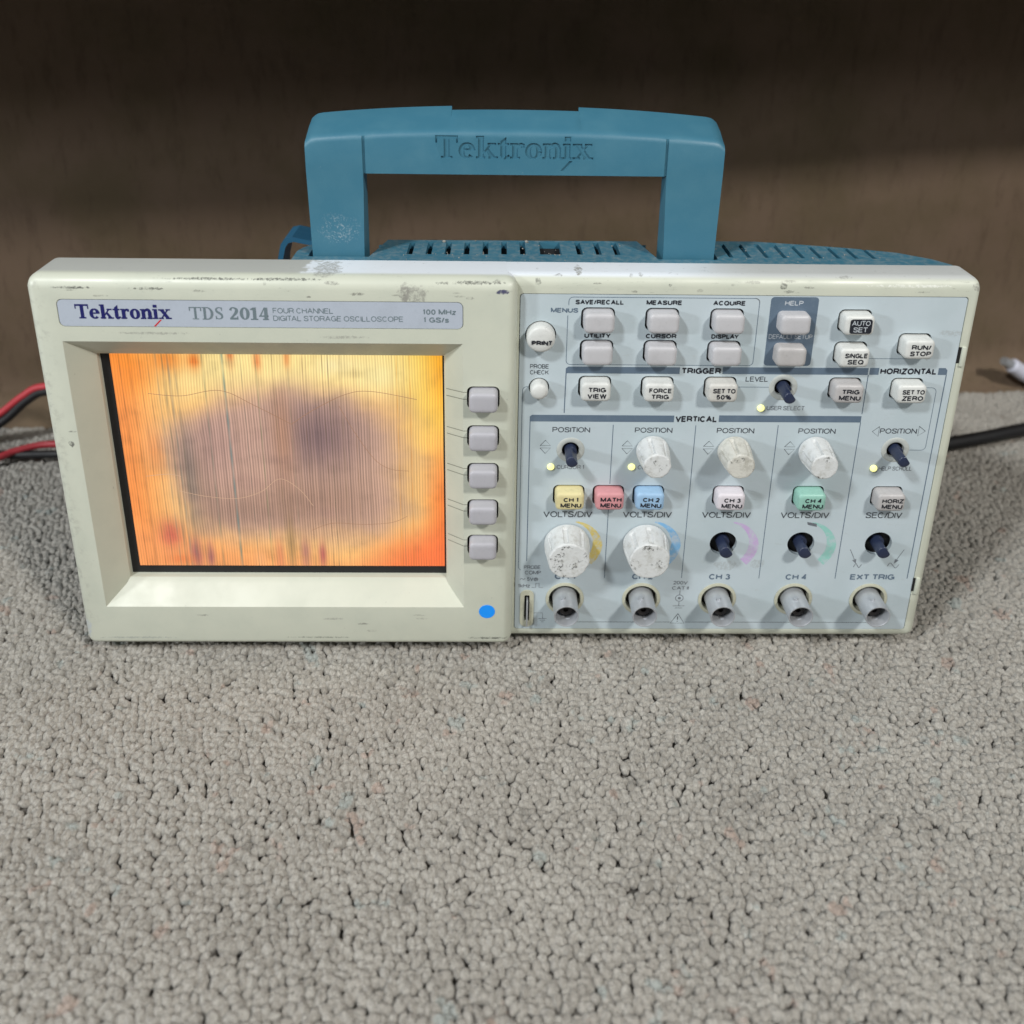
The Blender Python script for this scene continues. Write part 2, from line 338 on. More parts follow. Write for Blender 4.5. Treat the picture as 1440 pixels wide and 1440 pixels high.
def sans(s, cap, wt, gap=.085):
    """strokes of a word: returns (width, [pieces of (x, z, w)]) with its lower left corner at 0,0"""
    x = 0; out = []; h = wt/2
    for i_, ch in enumerate(s):
        if i_: x -= KERN.get(s[i_-1]+ch, .05 if 'T' in (ch, s[i_-1]) else 0)
        w_, polys_ = SANS[ch]; w_ = w_+wt*.5 if ch != 'I' else max(w_, wt)
        for pl_ in polys_:
            q = [(x+h+px*(w_-wt), h+pz*(1-wt)) for px, pz in pl_]
            pieces = [[q[0]]]
            for i in range(1, len(q)):
                pieces[-1].append(q[i])
                if i < len(q)-1:
                    a = Vector((q[i][0]-q[i-1][0], q[i][1]-q[i-1][1])); b = Vector((q[i+1][0]-q[i][0], q[i+1][1]-q[i][1]))
                    if a.length > 1e-6 and b.length > 1e-6 and a.angle(b) > .75: pieces.append([q[i]])
            for j, pc in enumerate(pieces):
                pc = list(pc)
                ext = h*.92
                if j > 0:
                    d_ = (Vector(pc[0])-Vector(pc[1])).normalized(); pc[0] = tuple(Vector(pc[0])+d_*ext)
                if j < len(pieces)-1:
                    d_ = (Vector(pc[-1])-Vector(pc[-2])).normalized(); pc[-1] = tuple(Vector(pc[-1])+d_*ext)
                out.append([(px*cap, pz*cap, wt*cap) for px, pz in pc])
        x += w_+gap
    return (x-gap)*cap, out
def wt_of(bold): return .15+bold*3.4
def text(s, x0, x1, zc, cap, y, mat, parent, bold=0.0, name='printed_text'):
    """one word of print between x0 and x1 (mm), centred on height zc, on a face at depth y"""
    W_, pcs = sans(s, cap, wt_of(bold)); k = (x1-x0)/W_; bm = bmesh.new()
    for n_, pc in enumerate(pcs):
        A, B_ = strip(pc); yy = y-.004*(n_ % 7)
        va = [bm.verts.new((x0+p[0]*k, yy, zc-cap/2+p[1])) for p in A]; vb = [bm.verts.new((x0+p[0]*k, yy, zc-cap/2+p[1])) for p in B_]
        for i in range(len(va)-1): bm.faces.new((va[i], va[i+1], vb[i+1], vb[i]))
    return part(name, bm, mat, parent, ((x0+x1)/2, y, zc), None)
def natural(s, cap, bold=0.0, k=1.0): return sans(s, cap, wt_of(bold))[0]*k

def catmull(pts, n=8):
    P = [pts[0]]+list(pts)+[pts[-1]]; out = []
    for i in range(1, len(P)-2):
        for k in range(n):
            t_ = k/n; q = []
            for d in range(len(P[0])):
                a, b, c_, e = P[i-1][d], P[i][d], P[i+1][d], P[i+2][d]
                q.append(.5*((2*b)+(-a+c_)*t_+(2*a-5*b+4*c_-e)*t_*t_+(-a+3*b-3*c_+e)*t_**3))
            out.append(tuple(q))
    out.append(tuple(pts[-1])); return out
def strip(pts):                              # pts: (x, z, width) -> outline polygon as list of quads
    L_, R2 = [], []
    for i, p in enumerate(pts):
        a = pts[max(0,i-1)]; b = pts[min(len(pts)-1,i+1)]
        dx, dz = b[0]-a[0], b[1]-a[1]; l = math.hypot(dx,dz) or 1
        nx, nz = -dz/l, dx/l
        L_.append((p[0]+nx*p[2]/2, p[1]+nz*p[2]/2)); R2.append((p[0]-nx*p[2]/2, p[1]-nz*p[2]/2))
    return L_, R2
def R4(x0, z0, x1, z1): return [(x0,z0),(x1,z0),(x1,z1),(x0,z1)]
def ell(cx, cz, rx, rz, a0, a1, wt, wn, n=28):   # arc stroke: thick (wt) at the sides, thin (wn) at top and bottom
    pts = []
    for i in range(n+1):
        a = math.radians(a0+(a1-a0)*i/n); k = abs(math.cos(a))**1.4
        pts.append((cx+rx*math.cos(a), cz+rz*math.sin(a), wn+(wt-wn)*k))
    return ('s', pts)
def glyph(ch, B=.2, N=.085):
    """slab serif letters: polygons and strokes, cap height 1"""
    if ch == 'T': return .92, [R4(0,1-N*1.3,.9,1), R4(.45-B/2,0,.45+B/2,.99), R4(.22,0,.68,N), R4(0,.68,.075,.98), R4(.825,.68,.9,.98)]
    if ch == 'e': return .70, [ell(.34,.35,.34-B/2,.31,0,318,B,N), R4(.1,.34,.60,.34+N)]
    if ch == 'k': return .86, [R4(.08,0,.08+B,1), R4(0,1-N,.2,1), R4(0,0,.37,N), [(.26,.26),(.34,.22),(.68,.68),(.56,.68)], [(.36,.42),(.50,.46),(.82,.02),(.58,.02)], R4(.46,.70-N,.80,.70), R4(.50,0,.88,N)]
    if ch == 't': return .50, [[(.11,.12),(.11+B,.12),(.11+B,.97),(.11,.78)], R4(0,.70-N,.46,.70), ('s', catmull([(.11+B/2,.2,B),(.15+B/2,.07,B*.85),(.37,.06,N*1.2),(.47,.16,N)],6))]
    if ch == 'r': return .60, [R4(.08,0,.08+B,.70), R4(0,.70-N,.2,.70), R4(0,0,.40,N), ('s', catmull([(.26,.46,N),(.34,.60,N*1.3),(.44,.645,N*1.4),(.54,.60,N*1.6)],6)), R4(.44,.50,.58,.66)]
    if ch == 'o': return .70, [ell(.34,.35,.34-B/2,.31,0,360,B,N)]
    if ch == 'n': return .80, [R4(.08,0,.08+B,.70), R4(0,.70-N,.2,.70), R4(0,0,.35,N), R4(.50,0,.50+B,.50), R4(.42,0,.78,N), ('s', catmull([(.26,.48,N),(.36,.60,N*1.5),(.48,.645,N*2),(.58,.58,B*.9),(.50+B/2,.45,B)],6))]
    if ch == 'i': return .40, [R4(.08,0,.08+B,.70), R4(0,.70-N,.2,.70), R4(0,0,.36,N), R4(.07,.80,.09+B,1)]
    if ch == 'x': return .84, [[(.06,.68),(.32,.68),(.76,.02),(.50,.02)], [(.58,.68),(.68,.68),(.20,.02),(.09,.02)], R4(0,.70-N,.38,.70), R4(.48,.70-N,.78,.70), R4(0,0,.31,N), R4(.44,0,.84,N)]
    if ch == 'D': return .88, [R4(.10,0,.10+B,1), R4(0,1-N,.4,1), R4(0,0,.4,N), ell(.36,.5,.44-B/2,.5-N/2,-90,90,B,N)]
    if ch == 'S': return .68, [('s', catmull([(.56,.80,N),(.46,.93,N*1.1),(.30,.955,N*1.2),(.14,.85,B*.8),(.16,.66,B),(.34,.52,B*1.1),(.50,.38,B),(.52,.17,B*.85),(.36,.05,N*1.2),(.18,.07,N*1.1),(.08,.22,N)],7)), R4(.50,.70,.57,.98), R4(.06,.02,.13,.30)]
    if ch == '2': return .68, [('s', catmull([(.10,.74,B*.8),(.18,.92,N*1.4),(.34,.955,N*1.2),(.51,.82,B*.9),(.48,.58,B),(.28,.30,B*.7),(.10,.08,N*1.5)],7)), R4(.05,0,.60,B*.75), R4(.53,.05,.60,.28)]
    if ch == '0': return .68, [ell(.33,.5,.33-B/2,.5-N/2,0,360,B,N)]
    if ch == '1': return .52, [R4(.16,0,.16+B,1), R4(.0,0,.50,N), [(.0,.80),(.17,.80),(.17,.99),(.0,.88)]]
    if ch == '4': return .70, [R4(.36,0,.36+B,1), R4(.26,0,.64,N), R4(0,.24,.64,.24+N*1.3), [(0,.24),(.12,.24),(.42,1),(.36,1)]]
    return .35, []
def serif_polys(s, B=.2, N=.085, gap=0.0):
    x = 0; out = []
    for ch in s:
        adv, items = glyph(ch, B, N)
        out.append((ch, x, items)); x += adv+gap
    return x-gap, out
def serif_bm(s, x0, x1, z0, cap, y, B=.2, N=.085, gap=0.0, depth=None):
    W_, gl = serif_polys(s, B, N, gap); bm = bmesh.new(); k = 0; sx = (x1-x0)/W_
    def poly(pts):
        nonlocal k
        yy = y-0.012*(k % 9); k += 1
        if depth is None:
            bm.faces.new([bm.verts.new((x0+px*sx, yy, z0+pz*cap)) for px, pz in pts])
        else:
            q = [(x0+px*sx, z0+pz*cap) for px, pz in pts]
            loft(bm, [[(a, y+depth+.003*(k%9), b) for a, b in q], [(a, y-.5-.003*(k%7), b) for a, b in q]])
    for ch, gx, items in gl:
        for it in items:
            if isinstance(it, tuple) and it[0] == 's':
                A, B_ = strip([(px+gx, pz, w_) for px, pz, w_ in it[1]])
                if depth is None:
                    yy = y-0.012*(k % 9); k += 1
                    va = [bm.verts.new((x0+p[0]*sx, yy, z0+p[1]*cap)) for p in A]; vb = [bm.verts.new((x0+p[0]*sx, yy, z0+p[1]*cap)) for p in B_]
                    for i in range(len(va)-1): bm.faces.new((va[i], va[i+1], vb[i+1], vb[i]))
                else:
                    for i in range(len(A)-1): poly([A[i], A[i+1], B_[i+1], B_[i]])
            else: poly([(px+gx, pz) for px, pz in it])
    return bm

# ================================================================== THE SETTING
FLOOR = -9.3; SHADE_BOARD_Y, SHADE_BOARD_Z = -2, 250
def struct(name, me, mat): return link(name, me, mat, None, (0,0,0), kind='structure')
t = NT('carpet_backing'); co = t.world()
M['backing'] = t.done(t.mix(t.noise(co, 300, 3), (0.11,0.10,0.088), (0.17,0.155,0.135)), .95)
bm = bmesh.new(); box(bm, -900, 1200, -700, 700, FLOOR-8, FLOOR)
struct('floor', bm_mesh('floor', bm, (0,0,0), None), M['backing'])

# back wall: brown cloth rising behind the instrument, running a little askew
t = NT('brown_cloth'); co = t.world()
wv = t.n('ShaderNodeTexWave', wave_type='BANDS', bands_direction='X'); t.put(wv.inputs['Vector'], co); wv.inputs['Scale'].default_value = 420; wv.inputs['Distortion'].default_value = 2.5; wv.inputs['Detail'].default_value = 2
wh = t.n('ShaderNodeTexWave', wave_type='BANDS', bands_direction='Z'); t.put(wh.inputs['Vector'], co); wh.inputs['Scale'].default_value = 420; wh.inputs['Distortion'].default_value = 2.5; wh.inputs['Detail'].default_value = 2
wvf = t.math('MULTIPLY', t.math('ADD', wv.outputs['Fac'], wh.outputs['Fac']), .5)
c = t.mix(wvf, (0.300,0.215,0.150), (0.390,0.285,0.205))
c = t.mix(t.ramp(t.noise(co, 18, 5, .6), .35, .7), c, (0.27,0.205,0.13))
c = t.mix(t.math('MULTIPLY', t.ramp(t.noise(t.map(co,(1,1,.25)), 160, 4, .7), .5, .7), .4), c, (0.19,0.135,0.095))
t.bump(wvf, .25, .0003)
M['wall'] = t.done(c, .92, spec=.15)
bm = bmesh.new()
prof = [(-26,FLOOR+.5)]+[(-26+26*math.sin(a*PI/2/8), FLOOR+.5+26*(1-math.cos(a*PI/2/8))) for a in range(1,9)]+[(0,80),(1,160),(1,300),(0,620)]
nx = 60; rows = []
for i in range(nx+1):
    X = -900+2100*i/nx; Y0 = 192+(X+130)*0.088+3*math.sin(X*.013)
    rows.append([bm.verts.new((X, Y0+p[0]+2.5*math.sin(X*.021+p[1]*.01), p[1])) for p in prof])
for a, b in zip(rows[:-1], rows[1:]):
    for j in range(len(prof)-1): bm.faces.new((a[j], b[j], b[j+1], a[j+1]))
geo = bmesh.ops.solidify(bm, geom=bm.faces[:], thickness=-6)
fixn(bm)
struct('back_wall', bm_mesh('back_wall', bm, (0,0,0), 60), M['wall'])

# unseen dark board, added only to put the upper wall in shade
t = NT('shade_board_brown'); co = t.world(); M['shade_board'] = t.done(t.mix(t.noise(t.map(co,(1,8,8)), 30, 4), (0.05,0.035,0.025), (0.08,0.055,0.04)), .7)
bm = bmesh.new(); box(bm, -900, 1200, 0, 240, 0, 18, 2, 2)
bmesh.ops.rotate(bm, verts=bm.verts, cent=(-130,0,0), matrix=Matrix.Rotation(math.atan(.17), 3, 'Z')); bmesh.ops.translate(bm, verts=bm.verts, vec=(0,SHADE_BOARD_Y,SHADE_BOARD_Z))
struct('unseen_shade_board', bm_mesh('unseen_shade_board', bm, (0,0,0), 40), M['shade_board'])

# loop-pile carpet: tens of thousands of yarn tufts, one 'stuff' object
t = NT('carpet_yarn'); co = t.world()
oi = t.n('ShaderNodeObjectInfo'); rnd = oi.outputs['Random']
patch = t.noise(co, 24, 4, .6); mid = t.noise(co, 130, 2, .6)
c = t.mix(t.ramp(patch,.35,.68), (0.470,0.440,0.388), (0.385,0.357,0.312))
c = t.mix(t.ramp(rnd, .0, 1.0, .0, .55), c, (0.56,0.535,0.48))
h = t.noise(t.map(co,(1,1,1),(3.1,1.7,0)), 95, 2, .5)
c = t.mix(t.ramp(h,.665,.72,0,.45), c, (0.46,0.27,0.20))
h2 = t.noise(t.map(co,(1,1,1),(7.3,4.2,0)), 95, 2, .5)
c = t.mix(t.ramp(h2,.66,.72,0,.5), c, (0.36,0.45,0.44))
h3 = t.noise(t.map(co,(1,1,1),(1.3,9.2,0)), 110, 2, .5)
c = t.mix(t.ramp(h3,.67,.72,0,.55), c, (0.22,0.205,0.18))
fib = t.noise(t.map(co,(1,.4,1)), 1900, 4, .75)
c = t.mix(t.ramp(fib,.38,.66,.0,.5), c, (0.22,0.205,0.18))
c = t.mix(t.ramp(fib,.5,.3,.0,.35), c, (0.62,0.60,0.56))
t.bump(fib, 1.0, .0007)
t.put(t.b.inputs['Sheen Weight'], .25); t.put(t.b.inputs['Sheen Roughness'], .5)
M['yarn'] = t.done(c, .95, spec=.1)
SP = 2.52
P = []
yy = -190.0; row = 0
while yy < 260:
    half = 175+(yy+190)*.92
    xx = 165-half*1.02; xs = np.arange(xx, 165+half*1.12, SP)
    keep = xs+(SP/2 if row % 2 else 0)
    wob = 1.4*np.sin(keep*.05+row*.7)
    for x_ in keep: P.append((x_, yy))
    yy += SP*.87; row += 1
P = np.array(P); P += rng.normal(0, .5, P.shape)
big = np.array([mnoise.noise(Vector((p[0]*.012, p[1]*.012, 0))) for p in P])
keepm = ~((P[:,1] > 199+(P[:,0]+130)*.088-30))
P, big = P[keepm], big[keepm]; N_ = len(P)
lean = big*2.2+rng.normal(0,.5,N_)
rot = np.stack([rng.normal(.0,.35,N_), rng.normal(.0,.35,N_), lean*1.2+np.where(P[:,0]>200, .6, -.3)+rng.normal(0,.7,N_)], 1)
sc = np.stack([rng.uniform(1.5,2.25,N_), rng.uniform(1.2,1.6,N_), rng.uniform(1.5,2.0,N_)], 1)*S*1.02
zz = FLOOR+1.2+rng.uniform(-.5,.5,N_)+big*.7
me = bpy.data.meshes.new('carpet_pile'); me.vertices.add(N_)
me.vertices.foreach_set('co', (np.column_stack([P, zz])*S).astype(np.float32).ravel())
for nm, arr in (('rot', rot), ('scl', sc)):
    a = me.attributes.new(nm, 'FLOAT_VECTOR', 'POINT'); a.data.foreach_set('vector', arr.astype(np.float32).ravel())
pile = struct('carpet_pile', me, M['yarn']); pile['kind'] = 'stuff'
ng = bpy.data.node_groups.new('tufts', 'GeometryNodeTree')
ng.interface.new_socket('Geometry', in_out='INPUT', socket_type='NodeSocketGeometry'); ng.interface.new_socket('Geometry', in_out='OUTPUT', socket_type='NodeSocketGeometry')
N = ng.nodes; Lk = ng.links
gi = N.new('NodeGroupInput'); go = N.new('NodeGroupOutput')
join = N.new('GeometryNodeJoinGeometry')
for k in range(5):
    ico = N.new('GeometryNodeMeshIcoSphere'); ico.inputs['Radius'].default_value = 1; ico.inputs['Subdivisions'].default_value = 3
    sp = N.new('GeometryNodeSetPosition'); nt = N.new('ShaderNodeTexNoise'); nt.noise_dimensions = '4D'
    nt.inputs['W'].default_value = 3.7*k; nt.inputs['Scale'].default_value = 1.7; nt.inputs['Detail'].default_value = 2.5
    sub = N.new('ShaderNodeVectorMath'); sub.operation = 'SUBTRACT'; sub.inputs[1].default_value = (.5,.5,.5)
    scl = N.new('ShaderNodeVectorMath'); scl.operation = 'SCALE'; scl.inputs['Scale'].default_value = 1.15
    Lk.new(nt.outputs['Color'], sub.inputs[0]); Lk.new(sub.outputs[0], scl.inputs[0]); Lk.new(scl.outputs[0], sp.inputs['Offset'])
    Lk.new(ico.outputs['Mesh'], sp.inputs['Geometry'])
    sm = N.new('GeometryNodeSetMaterial'); sm.inputs['Material'].default_value = M['yarn']; Lk.new(sp.outputs[0], sm.inputs['Geometry'])
    ss = N.new('GeometryNodeSetShadeSmooth'); Lk.new(sm.outputs[0], ss.inputs[0])
    gt = N.new('GeometryNodeGeometryToInstance'); Lk.new(ss.outputs[0], gt.inputs[0]); Lk.new(gt.outputs[0], join.inputs[0])
iop = N.new('GeometryNodeInstanceOnPoints'); iop.inputs['Pick Instance'].default_value = True
ar = N.new('GeometryNodeInputNamedAttribute'); ar.data_type = 'FLOAT_VECTOR'; ar.inputs['Name'].default_value = 'rot'
as_ = N.new('GeometryNodeInputNamedAttribute'); as_.data_type = 'FLOAT_VECTOR'; as_.inputs['Name'].default_value = 'scl'
rv = N.new('FunctionNodeRandomValue'); rv.data_type = 'INT'
rv.inputs[4].default_value = 0; rv.inputs[5].default_value = 4
e2r = N.new('FunctionNodeEulerToRotation')
Lk.new(ar.outputs['Attribute'], e2r.inputs[0]); Lk.new(e2r.outputs[0], iop.inputs['Rotation']); Lk.new(as_.outputs['Attribute'], iop.inputs['Scale'])
Lk.new(rv.outputs[2], iop.inputs['Instance Index'])
Lk.new(gi.outputs[0], iop.inputs['Points']); Lk.new(join.outputs[0], iop.inputs['Instance']); Lk.new(iop.outputs[0], go.inputs[0])
bz = N.new('GeometryNodeCurveQuadraticBezier'); bz.inputs['Resolution'].default_value = 5
bz.inputs['Start'].default_value = (-.7,0,.55); bz.inputs['Middle'].default_value = (0,.35,1.55); bz.inputs['End'].default_value = (.8,-.2,.75)
cc = N.new('GeometryNodeCurvePrimitiveCircle'); cc.inputs['Resolution'].default_value = 3; cc.inputs['Radius'].default_value = .032
c2m = N.new('GeometryNodeCurveToMesh'); Lk.new(bz.outputs[0], c2m.inputs[0]); Lk.new(cc.outputs[0], c2m.inputs[1])
smf = N.new('GeometryNodeSetMaterial'); smf.inputs['Material'].default_value = M['yarn']; Lk.new(c2m.outputs[0], smf.inputs['Geometry'])
jo = N.new('GeometryNodeJoinGeometry'); Lk.new(iop.outputs[0], jo.inputs[0])
for k in range(1):
    io2 = N.new('GeometryNodeInstanceOnPoints'); Lk.new(gi.outputs[0], io2.inputs['Points']); Lk.new(smf.outputs[0], io2.inputs['Instance'])
    rr = N.new('FunctionNodeRandomValue'); rr.data_type = 'FLOAT_VECTOR'; rr.inputs[0].default_value = (-.5,-.5,-3.14); rr.inputs[1].default_value = (.5,.5,3.14); rr.inputs['Seed'].default_value = k+3
    er = N.new('FunctionNodeEulerToRotation'); Lk.new(rr.outputs[0], er.inputs[0]); Lk.new(er.outputs[0], io2.inputs['Rotation']); Lk.new(as_.outputs['Attribute'], io2.inputs['Scale'])
    Lk.new(io2.outputs[0], jo.inputs[0])
Lk.new(jo.outputs[0], go.inputs[0])
md = pile.modifiers.new('tufts', 'NODES'); md.node_group = ng

# ================================================================== THE OSCILLOSCOPE
scope = bpy.data.objects.new('oscilloscope', None); COL.objects.link(scope); scope.location = ORG*S; WLOC['oscilloscope'] = ORG
scope.empty_display_size = .02
scope['label'] = 'worn cream and blue bench oscilloscope with raised handle and orange cracked screen, standing on carpet'
scope['category'] = 'oscilloscope'
BZ = -5.0                                   # bezel face depth; the control panel face is at 0
BX = 164.0                                  # right edge of the bezel

# --- screen bezel
bm = bmesh.new(); mx = ebox(bm, 0, BX, BZ, 13.4, -.3, 151.4, dict(T=4.4, L=3.2, R=3.4, B=2.4, C=4.0))
bezel = part('screen_bezel', bm, M['bezel'], scope, None, None); bevel_weighted(bezel, mx, ORG)
SX0, SX1, SZ0, SZ1 = 16.8, 138.5, 25.0, 119.6
def ringr(x0, x1, z0, z1, y): return [(x0,y,z0),(x1,y,z0),(x1,y,z1),(x0,y,z1)]
bm = bmesh.new()
loft(bm, [ringr(9.8-1.0, 145.5+.9, 17.5-1.06, 127.8+1.0, BZ-1), ringr(9.8, 145.5, 17.5, 127.8, BZ), ringr(15.7, 139.3, 23.0, 120.9, 1.5), ringr(SX0, SX1, SZ0, SZ1, 3.0), ringr(SX0, SX1, SZ0, SZ1, 7.0)])
cut(bezel, bm, ORG)
SK = [(152.55, 107.3-15.3*k) for k in range(5)]
for x, z in SK:
    bm = bmesh.new(); prism_y(bm, rrect(x, z, 11.4, 8.8, 2.0), -1.0, -8); cut(bezel, bm, ORG)
bm = bmesh.new(); prism_y(bm, rrect(77.7, 138.2, 136.0, 10.1, 2.0), BZ+.5, -8); cut(bezel, bm, ORG)
resmooth(bezel, 30)
# guide lines between screen and softkeys: flat strips painted as groove shade
M['groove'] = plain('groove_shadow', (0.20,0.20,0.155), .7, .1)
for x, z in SK:
    for dz in (1.35, -1.35):
        bm = bmesh.new()
        def on(xx, zz, o_=.05): return (xx-o_, BZ+(145.5-xx)/(145.5-139.3)*6.5-o_, zz)
        pts = [(139.35, z-1.1+dz), (145.4, z+.75+dz)]
        a, b = pts; hw = .13
        bm.faces.new([bm.verts.new(on(*q)) for q in ((a[0],a[1]-hw),(b[0],b[1]-hw),(b[0],b[1]+hw),(a[0],a[1]+hw))])
        bm.faces.new([bm.verts.new(q) for q in ((145.45,BZ-.03,b[1]-hw),(146.85,BZ-.03,b[1]-hw),(146.85,BZ-.03,b[1]+hw),(145.45,BZ-.03,b[1]+hw))])
        part('guide_line', bm, M['groove'], bezel, (142,0,z+dz), None)

# --- display
lcd_y = 5.6
bm = bmesh.new(); box(bm, SX0-.6, SX1+.6, lcd_y, lcd_y+.9, SZ0-.6, SZ1+.6)
lcd = part('display', bm, M['black_hole'], scope, (78, lcd_y, 73))
LX0, LX1, LZ0, LZ1 = 20.0, 137.75, 28.3, 119.0
nu, nv = 560, 72
U, V = np.meshgrid(np.linspace(0,1,nu), np.linspace(0,1,nv))
def srgb(c_): return np.array(c_, float)
def gau(u, v, su, sv): return np.exp(-((U-u)/su)**2-((V-v)/sv)**2)
def sst(x, a, b):
    q = np.clip((x-a)/(b-a), 0, 1); return q*q*(3-2*q)
def fbm(sc_, seed):
    g = np.random.default_rng(seed); out = np.zeros_like(U); amp = 1
    for o_ in range(4):
        n_ = int(sc_*2**o_)+2; G = g.normal(0,1,(n_+2,n_+2)); fu, fv = U*(n_-1), V*(n_-1)
        iu, iv = fu.astype(int), fv.astype(int); a_, b_ = fu-iu, fv-iv; a_ = a_*a_*(3-2*a_); b_ = b_*b_*(3-2*b_)
        out += amp*((G[iv,iu]*(1-a_)+G[iv,iu+1]*a_)*(1-b_)+(G[iv+1,iu]*(1-a_)+G[iv+1,iu+1]*a_)*b_); amp *= .5
    return out/2
C = np.zeros(U.shape+(3,)); C[:] = srgb((255,196,118))
def blend(mask, col, k=1.0):
    global C
    mm = np.clip(mask*k, 0, 1)[...,None]; C = C*(1-mm)+srgb(col)*mm
F1, F2, F3 = fbm(4, 1), fbm(9, 2), fbm(22, 3)
blend(sst(V,.70,.93), (255,232,156), .85)
blend(sst(U,.16,.0), (252,150,72)); blend(sst(V+.3*(U-.3),.22,.02), (253,160,92), .8)
blend(gau(.06,.92,.09,.12), (250,140,40), .8); blend(gau(.17,.97,.06,.06), (238,120,30), .7)
blend(sst(U,.80,.98)*sst(V,.3,.8), (255,214,96), .9); blend(gau(1.0,.95,.05,.25), (255,168,30), .8)
blend(sst(U,.90,1.0)*sst(V,.75,.3), (250,122,44), .9); blend(sst(U+.5*(.3-V),.78,1.05)*sst(V,.30,.05), (250,112,52), .9)
blend(gau(.85,.42,.10,.22), (255,196,84), .6)
# the bruised, mauve-grey middle
rx = np.where(U<.50, .365, .40)
d = np.sqrt((np.abs(U-.51)/rx)**2.6+(np.abs(V-.485+.02*np.sin(U*9))/.365)**2.6)**(1/1.3)+.10*F1+.05*F2
core = sst(d, 1.22, .70)
blend(core, (216,174,154), .93)
blend(core*gau(.27,.58,.13,.20), (188,148,138), .7); blend(core*gau(.61,.63,.13,.17), (126,98,104), .78)
blend(core*gau(.50,.62,.035,.25), (205,150,118), .7)
blend(core*gau(.30,.27,.16,.10), (176,138,120), .7); blend(core*gau(.58,.30,.22,.14), (172,132,112), .7)
blend(core*gau(.20,.35,.05,.22), (150,120,104), .7); blend(gau(.20,.42,.022,.25), (120,118,112), .35)
blend(core*sst(F2,.3,1.2), (160,122,112), .3)
# stains along the lower and upper rims
for u_0, v_0, su, sv, c_, k in ((.115,.16,.035,.07,(205,92,74),.75),(.19,.06,.02,.07,(150,84,96),.8),(.235,.05,.012,.06,(140,80,92),.8),(.14,.03,.05,.03,(236,120,60),.6),
        (.46,.05,.014,.08,(210,120,84),.6),(.50,.10,.012,.12,(150,118,70),.7),(.545,.06,.016,.07,(176,110,110),.8),(.60,.05,.012,.06,(178,84,84),.8),(.40,.04,.02,.05,(240,170,110),.6),
        (.25,.97,.02,.05,(232,130,52),.8),(.36,.99,.012,.05,(226,120,60),.7),(.44,.97,.012,.05,(236,132,70),.8),(.53,.98,.01,.05,(240,140,70),.6),(.10,.55,.03,.1,(255,150,70),.5),(.68,.95,.06,.04,(255,238,180),.6),(.80,.90,.06,.06,(255,240,170),.6)):
    blend(gau(u_0, v_0, su, sv)*(1+.3*F3), c_, k)
C *= (1+.035*F2+.03*F3)[...,None]
# fine vertical line pattern and dead columns
g0 = np.random.default_rng(5)
ph = U*118+.35*F1
ln = .5+.5*np.cos(2*PI*ph)
C *= (1-.21*ln*(.55+.45*core+.3*np.abs(F3)))[...,None]
C *= (1-.055*np.abs(np.interp(U, np.linspace(0,1,300), g0.normal(0,1,300)))*(.4+core))[...,None]
g = np.random.default_rng(11)
for u_0, wd, k, col in [(.025,.0016,.5,(120,70,30)),(.055,.0014,.45,(120,70,30)),(.085,.0014,.4,(120,80,40)),(.11,.0014,.4,(110,80,50)),(.135,.003,.35,(130,120,100)),(.155,.0018,.5,(90,90,70)),(.172,.0025,.5,(110,110,100)),(.19,.0018,.45,(110,100,80)),
        (.275,.0018,.45,(70,86,70)),(.335,.0028,.6,(70,110,112)),(.39,.0014,.35,(80,80,70)),(.435,.0016,.45,(90,110,70)),(.485,.0014,.35,(110,90,60)),(.53,.0014,.35,(90,90,70)),(.575,.0014,.45,(110,80,60)),
        (.635,.0014,.5,(90,70,50)),(.652,.0014,.5,(90,80,60)),(.69,.0014,.35,(110,90,60)),(.73,.0014,.3,(110,80,50)),(.86,.0014,.35,(190,110,20)),(.90,.0014,.35,(190,100,20))]:
    blend(np.exp(-((U-u_0)/wd)**2)*(.75+.35*np.sin(V*40+u_0*90)), col, k)
for u_0 in g.uniform(.03,.97,46): blend(np.exp(-((U-u_0)/.0012)**2)*sst(np.abs(V-g.uniform(0,1)), .7, .1), (120,95,72), g.uniform(.12,.34))
Cs = np.clip(C, 0, 255)/255; Cl = np.where(Cs<=.04045, Cs/12.92, ((Cs+.055)/1.055)**2.4)
vx = np.stack([LX0+U*(LX1-LX0)-78, np.full_like(U, -.1), LZ0+V*(LZ1-LZ0)-73], -1).reshape(-1,3)*S
idx = np.arange(nu*nv).reshape(nv,nu)
fc = np.stack([idx[:-1,:-1], idx[:-1,1:], idx[1:,1:], idx[1:,:-1]], -1).reshape(-1,4)
me = bpy.data.meshes.new('lit_screen'); me.from_pydata(vx.tolist(), [], fc.tolist())
ca = me.color_attributes.new('glow', 'FLOAT_COLOR', 'POINT')
ca.data.foreach_set('color', np.concatenate([Cl.reshape(-1,3), np.ones((nu*nv,1))], 1).astype(np.float32).ravel())
t = NT('backlit_screen'); at = t.n('ShaderNodeVertexColor', layer_name='glow')
t.put(t.b.inputs['Emission Color'], at.outputs['Color']); t.put(t.b.inputs['Emission Strength'], 1.12)
M['lit'] = t.done((0.03,0.03,0.03), .22, spec=.3)
lit = link('lit_screen', me, M['lit'], lcd, WLOC[lcd.name]); lit['label'] = 'orange glowing screen with mauve bruised middle and fine vertical lines'
t = NT('crack_light'); t.put(t.b.inputs['Emission Color'], lin((206,166,136))); t.put(t.b.inputs['Emission Strength'], .9); M['crack'] = t.done((.1,.08,.06), .4)
t = NT('crack_dark'); t.put(t.b.inputs['Emission Color'], lin((150,104,76))); t.put(t.b.inputs['Emission Strength'], .9); M['crack2'] = t.done((.1,.08,.06), .4)
def uv(u, v): return (LX0+u*(LX1-LX0), LZ0+v*(LZ1-LZ0))
